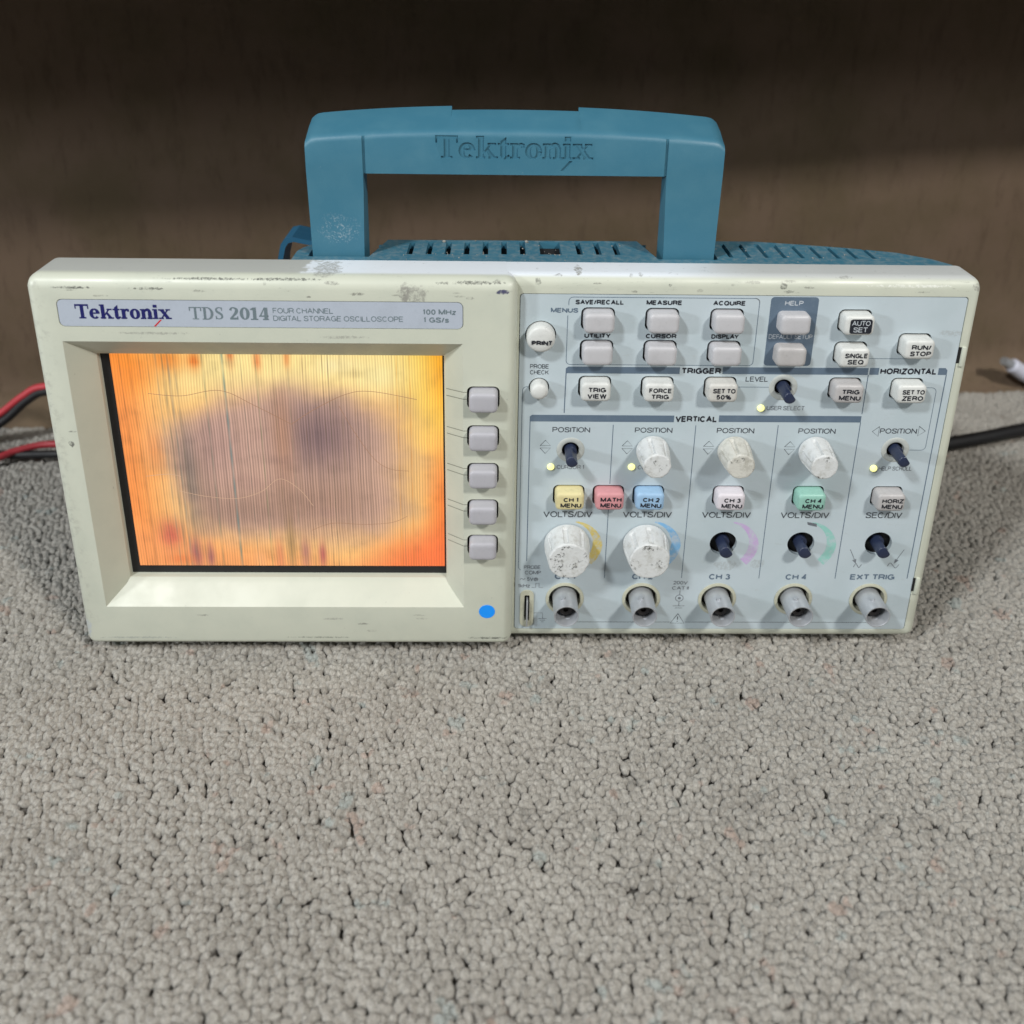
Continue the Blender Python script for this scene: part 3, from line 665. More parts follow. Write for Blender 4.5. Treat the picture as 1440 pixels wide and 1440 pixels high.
for pts, mt, wd in ((((.10,.82),(.20,.81),(.32,.835),(.42,.77),(.53,.685)),'crack2',.2), (((.53,.685),(.60,.75),(.70,.82),(.78,.835),(.92,.80)),'crack2',.2), (((.68,.77),(.72,.66),(.78,.53),(.83,.48),(.89,.47)),'crack2',.16),
        (((.06,.44),(.13,.45),(.17,.44)),'crack',.16), (((.16,.37),(.24,.345),(.34,.335),(.42,.37),(.48,.43),(.54,.38),(.58,.30)),'crack',.18), (((.57,.18),(.64,.215),(.74,.21),(.83,.22),(.88,.25)),'crack2',.16)):
    bm = bmesh.new(); pl = catmull([(*uv(*p), wd) for p in pts], 8); A, B_ = strip(pl)
    va = [bm.verts.new((p[0], lcd_y-.16, p[1])) for p in A]; vb = [bm.verts.new((p[0], lcd_y-.16, p[1])) for p in B_]
    for i in range(len(va)-1): bm.faces.new((va[i], va[i+1], vb[i+1], vb[i]))
    part('crack_line', bm, M[mt], lcd, None, None)

# --- name plate
bm = bmesh.new(); prism_y(bm, rrect(77.7, 138.2, 135.5, 9.6, 1.8), BZ+.4, BZ+.12)
plate = part('name_plate', fixn(bm), M['plate'], scope, (77.7, BZ, 138.2))
PY = BZ+.10
part('brand_lettering', serif_bm('Tektronix', 15.6, 47.6, 136.2, 5.2, PY, .235, .10), M['ink_navy'], plate, None, None)
bm = bmesh.new(); bm.faces.new([bm.verts.new((x, PY-.005, z)) for x, z in ((41.2,133.5),(41.9,133.5),(44.2,135.9),(43.6,136.0))])
part('brand_slash', bm, M['ink_red'], plate, None, None)
part('model_lettering', serif_bm('TDS', 53.6, 65.2, 136.2, 4.5, PY, .17, .07, .03), M['ink_type'], plate, None, None)
part('model_lettering', serif_bm('2014', 66.9, 80.4, 136.2, 4.5, PY, .22, .09, .04), M['ink_type'], plate, None, None)
text('FOUR CHANNEL', 81.6, 101.9, 139.6, 2.0, PY, M['ink_type'], plate)
text('DIGITAL STORAGE OSCILLOSCOPE', 81.6, 125.4, 136.8, 2.0, PY, M['ink_type'], plate)
text('100 MHz', 132.0, 143.2, 139.5, 2.0, PY, M['ink_type'], plate, .02)
text('1 GS/s', 132.2, 140.8, 136.6, 2.0, PY, M['ink_type'], plate, .02)

# --- blue dot sticker
bm = bmesh.new(); lathe_y(bm, [(3.05,BZ), (3.05,BZ-.12)], 154.3, 15.6, 48); st = part('round_sticker', fixn(bm), M['sticker'], scope, (154.3,BZ,15.6)); st['label'] = 'bright blue round sticker'

# --- frame round the control panel, with the overlay set into it
bm = bmesh.new(); mx = ebox(bm, 150, 323.8, 0, 13.35, -.4, 151.36, dict(T=4.4, R=2.6, B=1.7, C=4.0))
frame = part('panel_frame', bm, M['frame'], scope, None, None); bevel_weighted(frame, mx, ORG)
PX0, PX1, PZ0, PZ1 = 165.1, 319.4, 3.1, 144.4
bm = bmesh.new(); prism_y(bm, rrect((PX0+PX1)/2, (PZ0+PZ1)/2, PX1-PX0+.5, PZ1-PZ0+.5, 1.3), 9.5, -3); cut(frame, bm, ORG)
resmooth(frame, 30)
bm = bmesh.new(); prism_y(bm, rrect((PX0+PX1)/2, (PZ0+PZ1)/2, PX1-PX0, PZ1-PZ0, 1.2), 1.9, 0.15)
panel = part('control_panel', fixn(bm), M['panel'], scope)
bm = bmesh.new(); prism_y(bm, rrect((PX0+PX1)/2, (PZ0+PZ1)/2, PX1-PX0+.2, PZ1-PZ0+.2, 1.2), 9.0, 3.2); part('panel_backing', fixn(bm), M['black_hole'], scope)

G6 = [191.95, 214.15, 236.6, 259.2, 281.2, 303.4]           # button columns
CH = [184.3, 214.15, 243.9, 273.6, 303.3]                    # channel columns
BW, BH = 11.7, 8.5
Z1, Z2, Z3, Z4 = 135.4, 123.3, 109.3, 64.5
buttons = [   # x, z, material, words, label
    (G6[0],Z1,'grey_button',None,None),(G6[1],Z1,'grey_button',None,None),(G6[2],Z1,'grey_button',None,None),
    (G6[0],Z2,'grey_button',None,None),(G6[1],Z2,'grey_button',None,None),(G6[2],Z2,'grey_button',None,None),
    (G6[3],Z1,'grey_button',None,None),(G6[3],Z2,'taupe_button',None,None),
    (G6[4],Z1,'white_button','AUTO|SET','white button with dark AUTO SET print'),(G6[4],Z2,'white_button','SINGLE|SEQ',None),(G6[5],126.6,'white_button','RUN/|STOP',None),
    (G6[0],Z3,'white_button','TRIG|VIEW',None),(G6[1],Z3,'white_button','FORCE|TRIG',None),(G6[2],Z3,'dirty_button','SET TO|50%',None),
    (G6[4],Z3,'taupe_button','TRIG|MENU',None),(G6[5],Z3,'white_button','SET TO|ZERO',None),
    (CH[0],Z4,'yellow_button','CH 1|MENU','pale yellow channel menu button'),(199.0,Z4,'red_button','MATH|MENU','pink red math menu button'),(213.9,Z4,'blue_button','CH 2|MENU','pale blue channel menu button'),
    (243.7,Z4,'pink_button','CH 3|MENU','pale pink channel menu button'),(273.6,Z4,'green_button','CH 4|MENU','mint green channel menu button'),(303.1,Z4,'taupe_button','HORIZ|MENU',None)]
cb = bmesh.new()
for x, z, *_ in buttons: prism_y(cb, rrect(x, z, BW, BH, 2.1), 4, -3)
lathe_y(cb, [(5.4,4),(5.4,-3)], 172.3, 129.1, 40); lathe_y(cb, [(3.65,4),(3.65,-3)], 172.2, 109.0, 32)
SMALL = [(CH[0],83.6,'shaft'),(CH[1],83.8,'knob'),(CH[2],83.8,'knob'),(CH[3],83.8,'knob'),(CH[4],84.3,'shaft'),(G6[3],109.5,'shaft')]
for x, z, k in SMALL: lathe_y(cb, [(3.5,4),(3.5,-3)], x, z, 32)
LARGE = [(CH[0],43.2,'knob'),(CH[1],43.2,'knob'),(CH[2],43.2,'shaft'),(CH[3],43.2,'shaft'),(CH[4],43.3,'shaft')]
for x, z, k in LARGE: lathe_y(cb, [(5.15,4),(5.15,-3)], x, z, 40)
BNC = [(c_, 17.5) for c_ in (184.4,214.15,243.8,273.6,303.1)]
for x, z in BNC: lathe_y(cb, [(7.0,4),(7.0,-3)], x, z, 40)
prism_y(cb, rrect(169.75, 13.0, 4.6, 16.6, 2.0), 4, -3)
cut(panel, cb, ORG); resmooth(panel, 30)

def button_mesh(w_, h_, y0, p, r=1.7):
    bm = bmesh.new(); rings = []
    for y, ins in ((y0,0),(-p+1.25,.05),(-p+.75,.16),(-p+.38,.42),(-p+.14,.85),(-p+.03,1.4),(-p,2.1)):
        rings.append([(x, y, z) for x, z in rrect(0, 0, w_-2*ins, h_-2*ins, max(.5, r-ins*.55), 5)])
    loft(bm, rings, True, True); fixn(bm)
    return bm_mesh('button', bm, (0,0,0), 50)
PB = 4.6
cache = {}
for x, z, mt, words, lab in buttons:
    if mt not in cache: cache[mt] = button_mesh(BW-1.15, BH-1.1, 2.4, PB)
    b = link('button', cache[mt], M[mt], scope, (x+.12, 0, z-.12))
    b.rotation_euler = (random.uniform(-.02,.02), random.uniform(-.012,.012), random.uniform(-.02,.02))
    if lab: b['label'] = lab
    if words:
        a, c_ = words.split('|'); ink = M['ink']; yy = -PB-.05
        if a == 'AUTO':
            bm = bmesh.new(); pts = rrect(x+.5, z-.2, 7.6, 5.3, .9); bm.faces.new([bm.verts.new((q[0], yy, q[1])) for q in pts])
            part('dark_patch', fixn(bm), M['ink'], b, (x,0,z), None); ink = M['ink_white']; yy -= .04
        for s, zz in ((a, z+1.0), (c_, z-1.4)):
            bold = 0.0 if a == 'AUTO' else .026
            w_ = natural(s, 1.85, bold, .98)
            w_ = min(w_, 6.3 if a == 'AUTO' else 7.9)
            text(s, x+.45-w_/2, x+.45+w_/2, zz, 1.85, yy, ink, b, bold, 'button_lettering')
for x, z in SK:
    if 'sk' not in cache: cache['sk'] = button_mesh(10.1, 7.6, 2.6, PB)
    link('softkey', cache['sk'], M['soft_button'], scope, (x+.1, BZ, z-.1))
    bm = bmesh.new(); prism_y(bm, rrect(x, z, 11.38, 8.78, 2.0), -1.2, BZ+2.4); part('softkey_gap_shade', fixn(bm), M['shadow_gap'], scope, (x,BZ,z), None)  # black block paints the shade in the gap round each softkey
for x, z, r, w_, lab in ((172.3,129.1,5.0,'PRINT','round white print button'),(172.2,109.0,3.2,None,'small round white probe check button')):
    bm = bmesh.new(); lathe_y(bm, [(r,2.4),(r,-2.6),(r-.15,-3.4),(r-.5,-3.9),(r-1.1,-4.2),(r*.45,-4.45),(.3,-4.5)], x, z, 40)
    b = part('round_button', fixn(bm), M['white_button'], scope, (x,0,z), 50); b['label'] = lab
    if w_: text(w_, x-3.3, x+4.0, z-.9, 1.8, -4.62, M['ink'], b, .035, 'button_lettering')

# --- knobs and bare shafts
def knob_bm(cx, cz, r0, r1, L_, nf=8, rot=0.0, cup=1.1):
    prof = [(r0,-.3),(r0+.02,-1.6)]
    n = 9
    for i in range(n+1): prof.append((r0+(r1-r0)*(i/n)**1.15, -1.8-(L_-2.6)*i/n))
    prof += [(r1-.08,-L_+.45),(r1-.25,-L_+.2),(r1-.5,-L_+.05)]+[((r1-.5)*(1-q/7), -L_+.05-.08*(q%2)) for q in range(1,7)]+[(.2,-L_)]
    def rf(r, y, a):
        if y > -2.0 or y < -L_+1.4: return r
        q = ((a+rot)/(2*PI)*nf) % 1.0
        return r-.62 if abs(q-.5) < .14 else r
    def wob(r, y, a):
        e_ = .012 if y > -L_+1.5 else .045; return rf(r, y, a)*(1+e_*mnoise.noise(Vector((math.cos(a)*3+cx, y*.6, math.sin(a)*3+cz)))+.5*e_*mnoise.noise(Vector((math.cos(a)*9+cx, y, math.sin(a)*9+cz))))
    bm = bmesh.new(); lathe_y(bm, prof, cx, cz, 144, True, True, wob); return fixn(bm)
def shaft_bm(cx, cz, r, y0, y1):
    def rf(rr, y, a):
        fl = math.cos(a-math.radians(35)); return min(rr, .62*r/fl) if (fl > .5 and y < y1+6.5) else rr
    bm = bmesh.new(); lathe_y(bm, [(r,y0),(r,y1+6.6),(r,y1+6.4),(r,y1+3),(r,y1+.5),(r-.12,y1+.2),(r-.45,y1),(.2,y1)], cx, cz, 36, True, True, rf); return fixn(bm)
def ring_bm(cx, cz, ro, ri, h=.6):
    bm = bmesh.new(); lathe_y(bm, [(ri,1.5),(ri,-h+.15),(ri+.18,-h),(ro-.25,-h),(ro,-h+.2),(ro,.12)], cx, cz, 48, False, False); return fixn(bm)
for i, (x, z, k) in enumerate(SMALL):
    bm = ring_bm(x, z, 5.1, 3.15, .12); part('encoder_collar', bm, M['collar'], scope, (x,0,z), 40)
    if k == 'knob':
        kb = part('position_knob', knob_bm(x, z, 5.95, 4.95, 11.4, 7, .4+i*.9), M['knob_dirty' if i == 2 else 'knob'], scope, (x,0,z), 20); kb['label'] = 'scratched white position knob with grubby end'
    else: part('bare_shaft', shaft_bm(x, z, 2.2, 6, -8.4), M['shaft'], scope, (x,0,z), 40)['label'] = 'bare dark shaft of a missing knob'
for i, (x, z, k) in enumerate(LARGE):
    if k == 'knob':
        kb = part('volts_knob', knob_bm(x, z, 8.55, 7.55, 11.0, 8, .25+i*.2), M['knob'], scope, (x,0,z), 20); kb['label'] = 'large scuffed white volts per division knob'
    else: part('bare_shaft', shaft_bm(x, z, 2.55, 7, -5.6), M['shaft'], scope, (x,0,z), 40)['label'] = 'bare dark shaft of a missing knob'

# --- BNC sockets
for x, z in BNC:
    bm = bmesh.new(); lathe_y(bm, [(6.15,3.1),(6.15,-.15),(6.3,-.28),(7.1,-.28),(7.4,-.12),(7.4,.14)], x, z, 48, False, False)
    sk = part('signal_socket', fixn(bm), M['ring'], scope, (x,0,z), 40)
    bm = bmesh.new()
    lathe_y(bm, [(4.75,3.0),(4.75,-9.6),(4.65,-9.95),(4.3,-9.95),(4.15,-9.7),(4.1,-2.0)], x, z, 48, False, False); fixn(bm)
    part('socket_barrel', bm, M['metal'], sk, None, 40)
    bm = bmesh.new()
    for a in (PI/2+.25, -PI/2+.25):
        lx, lz = x+math.cos(a)*4.7, z+math.sin(a)*4.7
        g = bmesh.ops.create_cone(bm, cap_ends=True, segments=14, radius1=.95, radius2=.9, depth=1.7)
        mt_ = Matrix.Translation((lx, -5.6, lz)) @ Vector((math.cos(a),0,math.sin(a))).to_track_quat('Z','Y').to_matrix().to_4x4()
        bmesh.ops.transform(bm, matrix=mt_, verts=g['verts'])
    part('bayonet_lug', bm, M['metal'], sk, None, 40)
    bm = bmesh.new(); lathe_y(bm, [(4.12,1.0),(4.12,-2.6),(2.6,-2.6),(2.4,-6.2),(1.0,-6.2),(.9,-5.4),(.2,-5.4)], x, z, 32); part('socket_core', fixn(bm), M['metal_dark'], sk, None, 40)
# --- probe compensation slot
bm = bmesh.new()
o_ = rrect(169.75,13.0,5.3,17.0,2.3); i_ = rrect(169.75,13.2,2.0,12.2,.5)
loft(bm, [[(x,.12,z) for x,z in o_],[(x,-.3,z) for x,z in o_],[(x,-.3,z) for x,z in i_],[(x,2.2,z) for x,z in i_]], False, False)
sl = part('probe_terminal', fixn(bm), M['ring'], scope, (169.75,0,13))
bm = bmesh.new(); box(bm, 169.55, 170.15, -2.0, 3, 5.6, 17.6, .15, 2); part('terminal_blade', bm, M['metal'], sl)
# --- indicator lights
for x, z in ((177.3,76.5),(207.0,76.6),(252.1,101.2),(296.5,76.5)):
    bm = bmesh.new(); lathe_y(bm, [(1.3,1.0),(1.3,-.15),(1.1,-.5),(.6,-.75),(.1,-.8)], x, z, 24); ob = part('indicator_light', fixn(bm), M['led'], scope, (x,0,z), 50)
# --- clip tabs at the right edge
for z0, z1, xx in ((118.3,126.0,320.6),(20.3,28.0,320.4)):
    bm = bmesh.new(); box(bm, xx-.1, xx+1.5, -.8, 1.5, z0, z1, .45, 2); part('clip_tab', bm, M['frame'], scope, None)
    bm = bmesh.new(); box(bm, xx-1.1, xx-.15, -.06, .4, z0+1.2, z1-.3); part('clip_slot_shade', bm, M['shadow_gap'], scope, None, None)  # black strip painted as the shade of a slot, nothing is cut

# --- printing on the overlay
Y0 = 0.15-.06
def T(s, x0, x1, z, cap, mt='ink', bold=0.0): return text(s, x0, x1, z, cap, Y0, M[mt], panel, bold)
def poly(pts, mt, dy=0.0, name='printed_block'):
    bm = bmesh.new(); f = bm.faces.new([bm.verts.new((x, Y0+.02-dy, z)) for x, z in pts]); f.normal_update()
    if f.normal.y > 0: f.normal_flip()
    return part(name, bm, M[mt], panel, None, None)
def line(pts, w_=.28, mt='ink_slate', name='printed_line'):
    bm = bmesh.new(); A, B_ = strip([(p[0],p[1],w_) for p in pts])
    va = [bm.verts.new((p[0], Y0+.03, p[1])) for p in A]; vb = [bm.verts.new((p[0], Y0+.03, p[1])) for p in B_]
    for i in range(len(va)-1): bm.faces.new((va[i], va[i+1], vb[i+1], vb[i]))
    return part(name, bm, M[mt], panel, None, None)
def corner(cx, cz, r, a0, a1, n=5): return [(cx+r*math.cos(math.radians(a0+(a1-a0)*i/n)), cz+r*math.sin(math.radians(a0+(a1-a0)*i/n))) for i in range(n+1)]
T('SAVE/RECALL',184.0,200.6,141.6,1.75,'ink',.03); T('MEASURE',208.4,220.7,141.6,1.75,'ink',.03); T('ACQUIRE',231.4,242.6,141.6,1.75,'ink',.03)
T('MENUS',175.6,185.0,138.5,1.75,'ink_slate',.02)
T('UTILITY',187.5,196.7,129.05,1.75,'ink',.03); T('CURSOR',208.9,219.6,129.05,1.75,'ink',.03); T('DISPLAY',231.8,241.4,129.05,1.75,'ink',.03)
T('PROBE',168.9,175.5,117.1,1.7,'ink_soft'); T('CHECK',168.9,175.5,114.8,1.7,'ink_soft')
# menus box
line(corner(245.9,141.9,1.5,90,0)[::-1]+[(185.6,143.4)][:0], .2)
line([(181.5,136.6)]+[(181.5,119.3)]+corner(183.0,119.4,1.5,180,270)+[(245.9,117.9)]+corner(245.9,119.4,1.5,270,360)+[(247.4,141.9)]+corner(245.9,141.9,1.5,0,90)+[(183.2,143.4)]+corner(183.2,141.9,1.5,90,180)+[(181.7,140.4)], .22)
# help block
poly(rrect(259.55,131.0,16.6,26.1,1.3), 'ink_slate', -.03)
T('HELP',256.2,262.6,141.8,1.75,'ink_white',.01); T('DEFAULT SETUP',251.9,267.2,129.2,1.75,'ink_white',.0)
# trigger bar, horizontal bar
poly([(181.5,114.5),(221.8,114.5),(221.8,117.1),(182.3,117.1),(181.5,116.4)],'ink_slate'); poly(R4(237.0,114.6,288.8,117.3),'ink_slate'); poly(R4(289.3,114.7,292.6,117.4),'ink_slate')
poly([(313.8,114.8),(317.0,114.8),(317.0,116.6),(316.2,117.5),(313.8,117.5)],'ink_slate')
T('TRIGGER',222.4,236.4,115.75,2.35,'ink',.028); T('HORIZONTAL',293.1,313.3,116.1,2.4,'ink',.028)
line([(181.65,114.5),(181.5,98.7)], .35); line([(289.0,114.6),(289.0,98.9)], .3)
line([(316.9,114.8),(316.9,27.3)], .35)
T('LEVEL',245.5,253.5,112.7,2.0,'ink_soft'); T('USER SELECT',254.2,267.9,101.2,1.75,'ink_worn')
line([(243.2,109.5),(254.0,109.5)], .2)
line([(287.6,121.0),(302.6,121.0)]+corner(302.6,122.0,1.0,270,350)[1:], .2)
line([(309.6,109.7)]+[(312.6,109.7)]+corner(312.6,107.9,1.8,90,0)[1:]+[(314.4,85.8)]+corner(312.8,85.8,1.6,0,-90)[1:]+[(308.6,84.2)], .2)
# vertical bar
poly([(169.2,95.2),(221.2,95.2),(221.2,97.9),(170.0,97.9),(169.2,97.2)],'ink_slate'); poly([(237.4,95.4),(289.0,95.5),(289.0,98.1),(237.4,98.1)],'ink_slate')
T('VERTICAL',221.7,236.8,96.55,2.45,'ink',.028)
line([(169.35,95.2),(169.3,35.0)], .3); line([(199.4,94.0),(199.4,69.3)], .26); line([(199.4,59.9),(199.4,27.3)], .26); line([(229.3,94.0),(229.2,27.3)], .26); line([(259.2,94.2),(259.2,27.2)], .26); line([(289.0,95.5),(288.8,27.2)], .3)
line([(168.4,109.0)]+corner(167.9,107.6,1.5,90,180)+[(166.2,33.4)]+corner(167.7,32.2,1.5,180,250), .2)
for x in CH[:4]: T('POSITION',x-6.8,x+6.8,91.9,2.15,'ink_soft')
T('POSITION',296.6,310.1,92.1,2.15,'ink_soft')
def tri(pts): line(pts+[pts[0],pts[1]], .2, 'ink_soft')
for x in CH[:4]:
    tri([(x-9.2,87.5),(x-11.1,85.3),(x-7.3,85.3)]); tri([(x-9.2,82.0),(x-11.1,84.3),(x-7.3,84.3)])
tri([(293.8,91.8),(296.2,93.9),(296.2,89.8)]); tri([(313.2,92.1),(310.7,94.1),(310.7,90.1)])
T('CURSOR 1',179.5,189.6,76.4,1.75,'ink_worn'); T('CURSOR 2',209.3,219.4,76.4,1.75,'ink_worn'); T('HELP SCROLL',298.4,310.8,76.4,1.75,'ink_worn')
for x in CH[:4]: T('VOLTS/DIV',x-9.2,x+9.2,56.0,2.6,'ink_soft')
T('SEC/DIV',296.6,310.4,56.1,2.6,'ink_soft')
for i, x in enumerate(CH[:4]): T('CH %d'%(i+1), x-4.1, x+4.1, 27.9, 2.6, 'ink_slate', .02)
T('EXT TRIG',294.6,311.9,28.0,2.6,'ink_slate',.02)
def arc(cx, cz, mt, a0, a1, ri, w0, w1, name='printed_arc'):
    bm = bmesh.new(); n = 26; va = []; vb = []
    for i in range(n+1):
        q = i/n; a = math.radians(a0+(a1-a0)*q); ro = ri+w0+(w1-w0)*min(1, q*1.6)
        va.append(bm.verts.new((cx+ri*math.cos(a), Y0+.03, cz+ri*math.sin(a)))); vb.append(bm.verts.new((cx+ro*math.cos(a), Y0+.03, cz+ro*math.sin(a))))
    for i in range(n): bm.faces.new((va[i], vb[i], vb[i+1], va[i+1]))
    return part(name, fixn(bm), M[mt], panel, None, None)
for x, mt in zip(CH[:4], ('arc_y','arc_b','arc_p','arc_g')): arc(x, 43.0, mt, 72, -44, 9.9, .5, 3.7)
poly([(274.8,53.0),(278.6,52.2),(278.7,50.8),(275.2,51.7)],'ink_worn')
for s, dx in ((-1,-8.0),(1,9.0)):
    line([(303.3+s*10.4,40.7),(303.3+s*8.9,37.6),(303.3+s*7.9,35.4)], .25, 'ink_worn'); poly([(303.3+s*7.4,34.2),(303.3+s*7.5,36.4),(303.3+s*9.0,35.7)],'ink_worn')
line(catmull([(295.2,32.6),(296.0,34.2),(296.7,33.2),(297.4,32.3),(298.2,33.8)],6), .28, 'ink_worn'); line(catmull([(308.3,33.0),(309.2,34.5),(310.4,33.4),(311.6,32.2),(312.7,33.8)],6), .28, 'ink_worn')
T('PROBE',168.3,174.7,32.1,1.7,'ink_worn'); T('COMP',168.7,174.9,29.6,1.7,'ink_worn'); T('5V@',169.6,173.8,26.6,1.7,'ink_worn'); T('1kHz',166.2,170.8,23.5,1.7,'ink_worn')
line(catmull([(166.9,26.3),(167.5,26.9),(168.2,26.4),(168.9,27.0)],5), .25, 'ink_worn')
line([(171.4,22.7),(173.0,22.7),(173.0,24.6),(174.3,24.6),(174.3,22.7),(175.9,22.7)], .25, 'ink_worn')
line([(172.5,10.6),(176.0,10.6),(176.0,8.0)], .2, 'ink_worn'); line([(174.4,7.9),(177.6,7.9)], .25, 'ink_worn'); line([(174.9,7.1),(177.1,7.1)], .22, 'ink_worn'); line([(175.5,6.3),(176.5,6.3)], .22, 'ink_worn')
line([(180.9,6.3),(226.0,6.3)], .2, 'ink_soft'); line([(232.2,6.3),(307.0,6.3)], .2, 'ink_soft')
T('200V',226.2,231.8,25.1,1.6,'ink_worn'); T('CAT II',225.9,232.4,22.6,1.6,'ink_worn')
line([(229.1,21.4),(229.1,19.4)], .25, 'ink_worn'); line(corner(229.1,17.8,1.5,0,360,20), .3, 'ink_worn'); poly(corner(229.1,17.8,.6,0,360,12)[:-1],'ink_worn'); line([(229.1,16.2),(229.1,14.2)], .25, 'ink_worn')
line([(226.8,14.1),(231.4,14.1)], .25, 'ink_worn'); line([(227.6,13.1),(230.6,13.1)], .25, 'ink_worn')
line([(229.1,10.4),(226.4,5.8),(231.8,5.8),(229.1,10.4),(227.8,8.2)], .28, 'ink_soft'); line([(229.1,9.0),(229.1,7.4)], .35, 'ink_soft'); line([(229.1,6.9),(229.1,6.4)], .35, 'ink_soft')

# --- rear case (blue): lofted along X from profiles in (y, z)
def case_prof(X):
    # ridge depth where the top breaks down towards the back
    pts = [(84.5,24),(87,31),(112,38),(210,39),(240,40),(255,40),(273,36.5),(290,32.7),(305,28.2),(315,21.2),(319.5,15.5)]
    yr = np.interp(X, [p[0] for p in pts], [p[1] for p in pts])
    zt = 151.2-.0*X
    return [(13.4,1.5),(13.4,zt),(yr,zt-.2),(yr+6,zt-3.4),(yr+22,zt-15),(112,112),(116,104),(116,8),(110,1.5)]
bm = bmesh.new()
xs = [84.5,86,88,100,112,118,140,165,190,210,225,238,246,255,264,273,282,290,298,305,310,315,317.5,319.5]
loft(bm, [[(X,y,z) for y, z in case_prof(X)] for X in xs]); fixn(bm)
case = part('rear_case', bm, M['blue'], scope)
cb = bmesh.new()
for k in range(7): box(cb, 124.3+k*6.83, 126.4+k*6.83, 21.2+.15*k, 35.2+.25*k, 104, 160)
box(cb, 172.6, 180.4, 22.2, 37, 104, 160)
for x in (187.1,194.0,200.8): box(cb, x-1.05, x+1.05, 22.5, 37, 104, 160)
for k in range(9): box(cb, 241.0+k*6.53, 242.6+k*6.53, 20.7, 36.6-max(0,k-2)*.75, 104, 160)
cut(case, cb, ORG)
cb = bmesh.new()     # channels in which the handle arms fold back
box(cb, 89.6, 111.2, 17.8, 130, 118, 170); cut(case, cb, ORG)
cb = bmesh.new(); box(cb, 214.8, 236.4, 17.8, 130, 118, 170); cut(case, cb, ORG)
cb = bmesh.new(); loft(cb, [[(110.6,18.6,118),(110.6,18.6,170),(118,44,170),(118,44,118)],[(110.7,60,118),(110.7,60,170),(118.1,60,170),(118.1,60,118)]])
bm2 = cb; bm2.clear()
loft(bm2, [[(110,18,z),(111.4,18.5,z),(117.5,46,z),(110,46,z)] for z in (130,170)]); cut(case, bm2, ORG)
cb = bmesh.new(); loft(cb, [[(216,18,z),(216,46,z),(208.5,46,z),(214.6,18.5,z)] for z in (130,170)]); cut(case, cb, ORG)
resmooth(case, 25)
for x0, x1, y1, zt in ((120,204,37.6,148.4),(239.5,276,33,148.2),(276,297,28.5,148.0)):
    bm = bmesh.new(); box(bm, x0, x1, 19.8, y1, 106, zt); part('vent_shade_block', bm, M['shadow_gap'], case, None, None)  # black boxes added inside the vents to paint their depth as shade
bm = bmesh.new(); rc = random.Random(3)
for k in range(80):
    x, y = rc.choice([(rc.uniform(118,206), rc.uniform(15,37)), (rc.uniform(238,300), rc.uniform(15,33)), (rc.uniform(120,182), rc.gauss(22,1.2))]); q = rc.uniform(.10,.30)
    if k in (3, 40): q = .75; x, y = ((137, 35.5), (168, 36))[k == 40]
    g_ = bmesh.ops.create_icosphere(bm, subdivisions=1, radius=q)
    for v in g_['verts']: v.co = Vector((v.co.x*rc.uniform(.6,1.5)+x, v.co.y*rc.uniform(.6,1.4)+y, v.co.z*.8+151.2+q*.3))
part('dust_crumbs', bm, M['crumb'], case, None, None)['kind'] = 'stuff'
bm = bmesh.new(); box(bm, 118, 320-3, 16, 100, 60, 138); 
# lower case body behind the bezel
bm = bmesh.new(); box(bm, 14, 84.4, 13.5, 96, 2, 112, 6, 3); part('lower_case', bm, M['blue'], scope)
# cord bracket standing up at the rear corner
bm = bmesh.new(); outer = [(66.0,118),(68.3,134),(70.2,142.0),(72.0,144.6),(75.0,145.3),(83.0,143.6)]; inner = [(83.0,141.6),(75.4,143.2),(73.2,142.6),(72.0,140.6),(70.2,133.5),(68.0,118)]
pts = outer+inner; prism_y(bm, pts, 74, 58); part('cord_bracket', fixn(bm), M['blue_dark'], scope, None, 25)
# --- feet
for x in (22, 300):
    for y in (34, 92):
        bm = bmesh.new(); box(bm, x-9, x+9, y-5, y+5, -7.8, 1.2, 1.2, 2); part('foot', bm, M['rubber'], scope, (x,y,-3))

# --- carrying handle
HX0, HX1 = 90.6, 235.4; HF = 19.0
def hz(X, back=False):                       # height of the top edge along the handle
    q = (X-163)/72.6
    return (202.6 if back else 197.0)-(3.6 if back else 3.0)*abs(q)**2.2
bm = bmesh.new()
rings = []
for X in sorted(list(np.linspace(HX0, HX1, 37))+[HX0+.5, HX0+1.2, HX0+2.2, HX1-.5, HX1-1.2, HX1-2.2, 139.4, 140.45, 140.55, 185.45, 185.55, 186.6]):
    ch = 0
    e = min(X-HX0, HX1-X); ch = 1.6*max(0, 1-e/3.0)**1.6
    zf = hz(X)-ch; zb = hz(X, True)-ch; bk = 36.0 if not (140.5 < X < 185.5) else 33.4
    if 140.5 < X < 185.5: zb -= .95
    low = 181.3
    rings.append([(X,HF,low),(X,HF,zf-2.6),(X,HF+.35,zf-1.3),(X,HF+1.3,zf-.3),(X,HF+2.8,zf+.25),(X,(HF+bk)/2+1,(zf+zb)/2+.7),(X,bk-1,zb),(X,bk,zb-1.2),(X,bk,low+4),(X,bk-3,low)])
loft(bm, rings); fixn(bm)
handle = part('handle', bm, M['blue'], scope, (163,HF,152))
for (xa0, xa1, xb0, xb1) in ((HX0,110.4,91.2,109.6),(215.6,HX1,216.6,234.9)):
    bm = bmesh.new(); zt = 183       # arm: tapering down to the pivot, deeper at its foot
    loft(bm, [[(xb0,HF,144),(xb1,HF,144),(xb1,HF+13,144),(xb0,HF+13,144)],[(xb0,HF,152),(xb1,HF,152),(xb1,HF+13,152),(xb0,HF+13,152)],
              [(xa0,HF,zt),(xa1,HF,zt),(xa1,HF+8,zt),(xa0,HF+8,zt)]])
    cut(handle, bm, (163,HF,152), op='UNION')
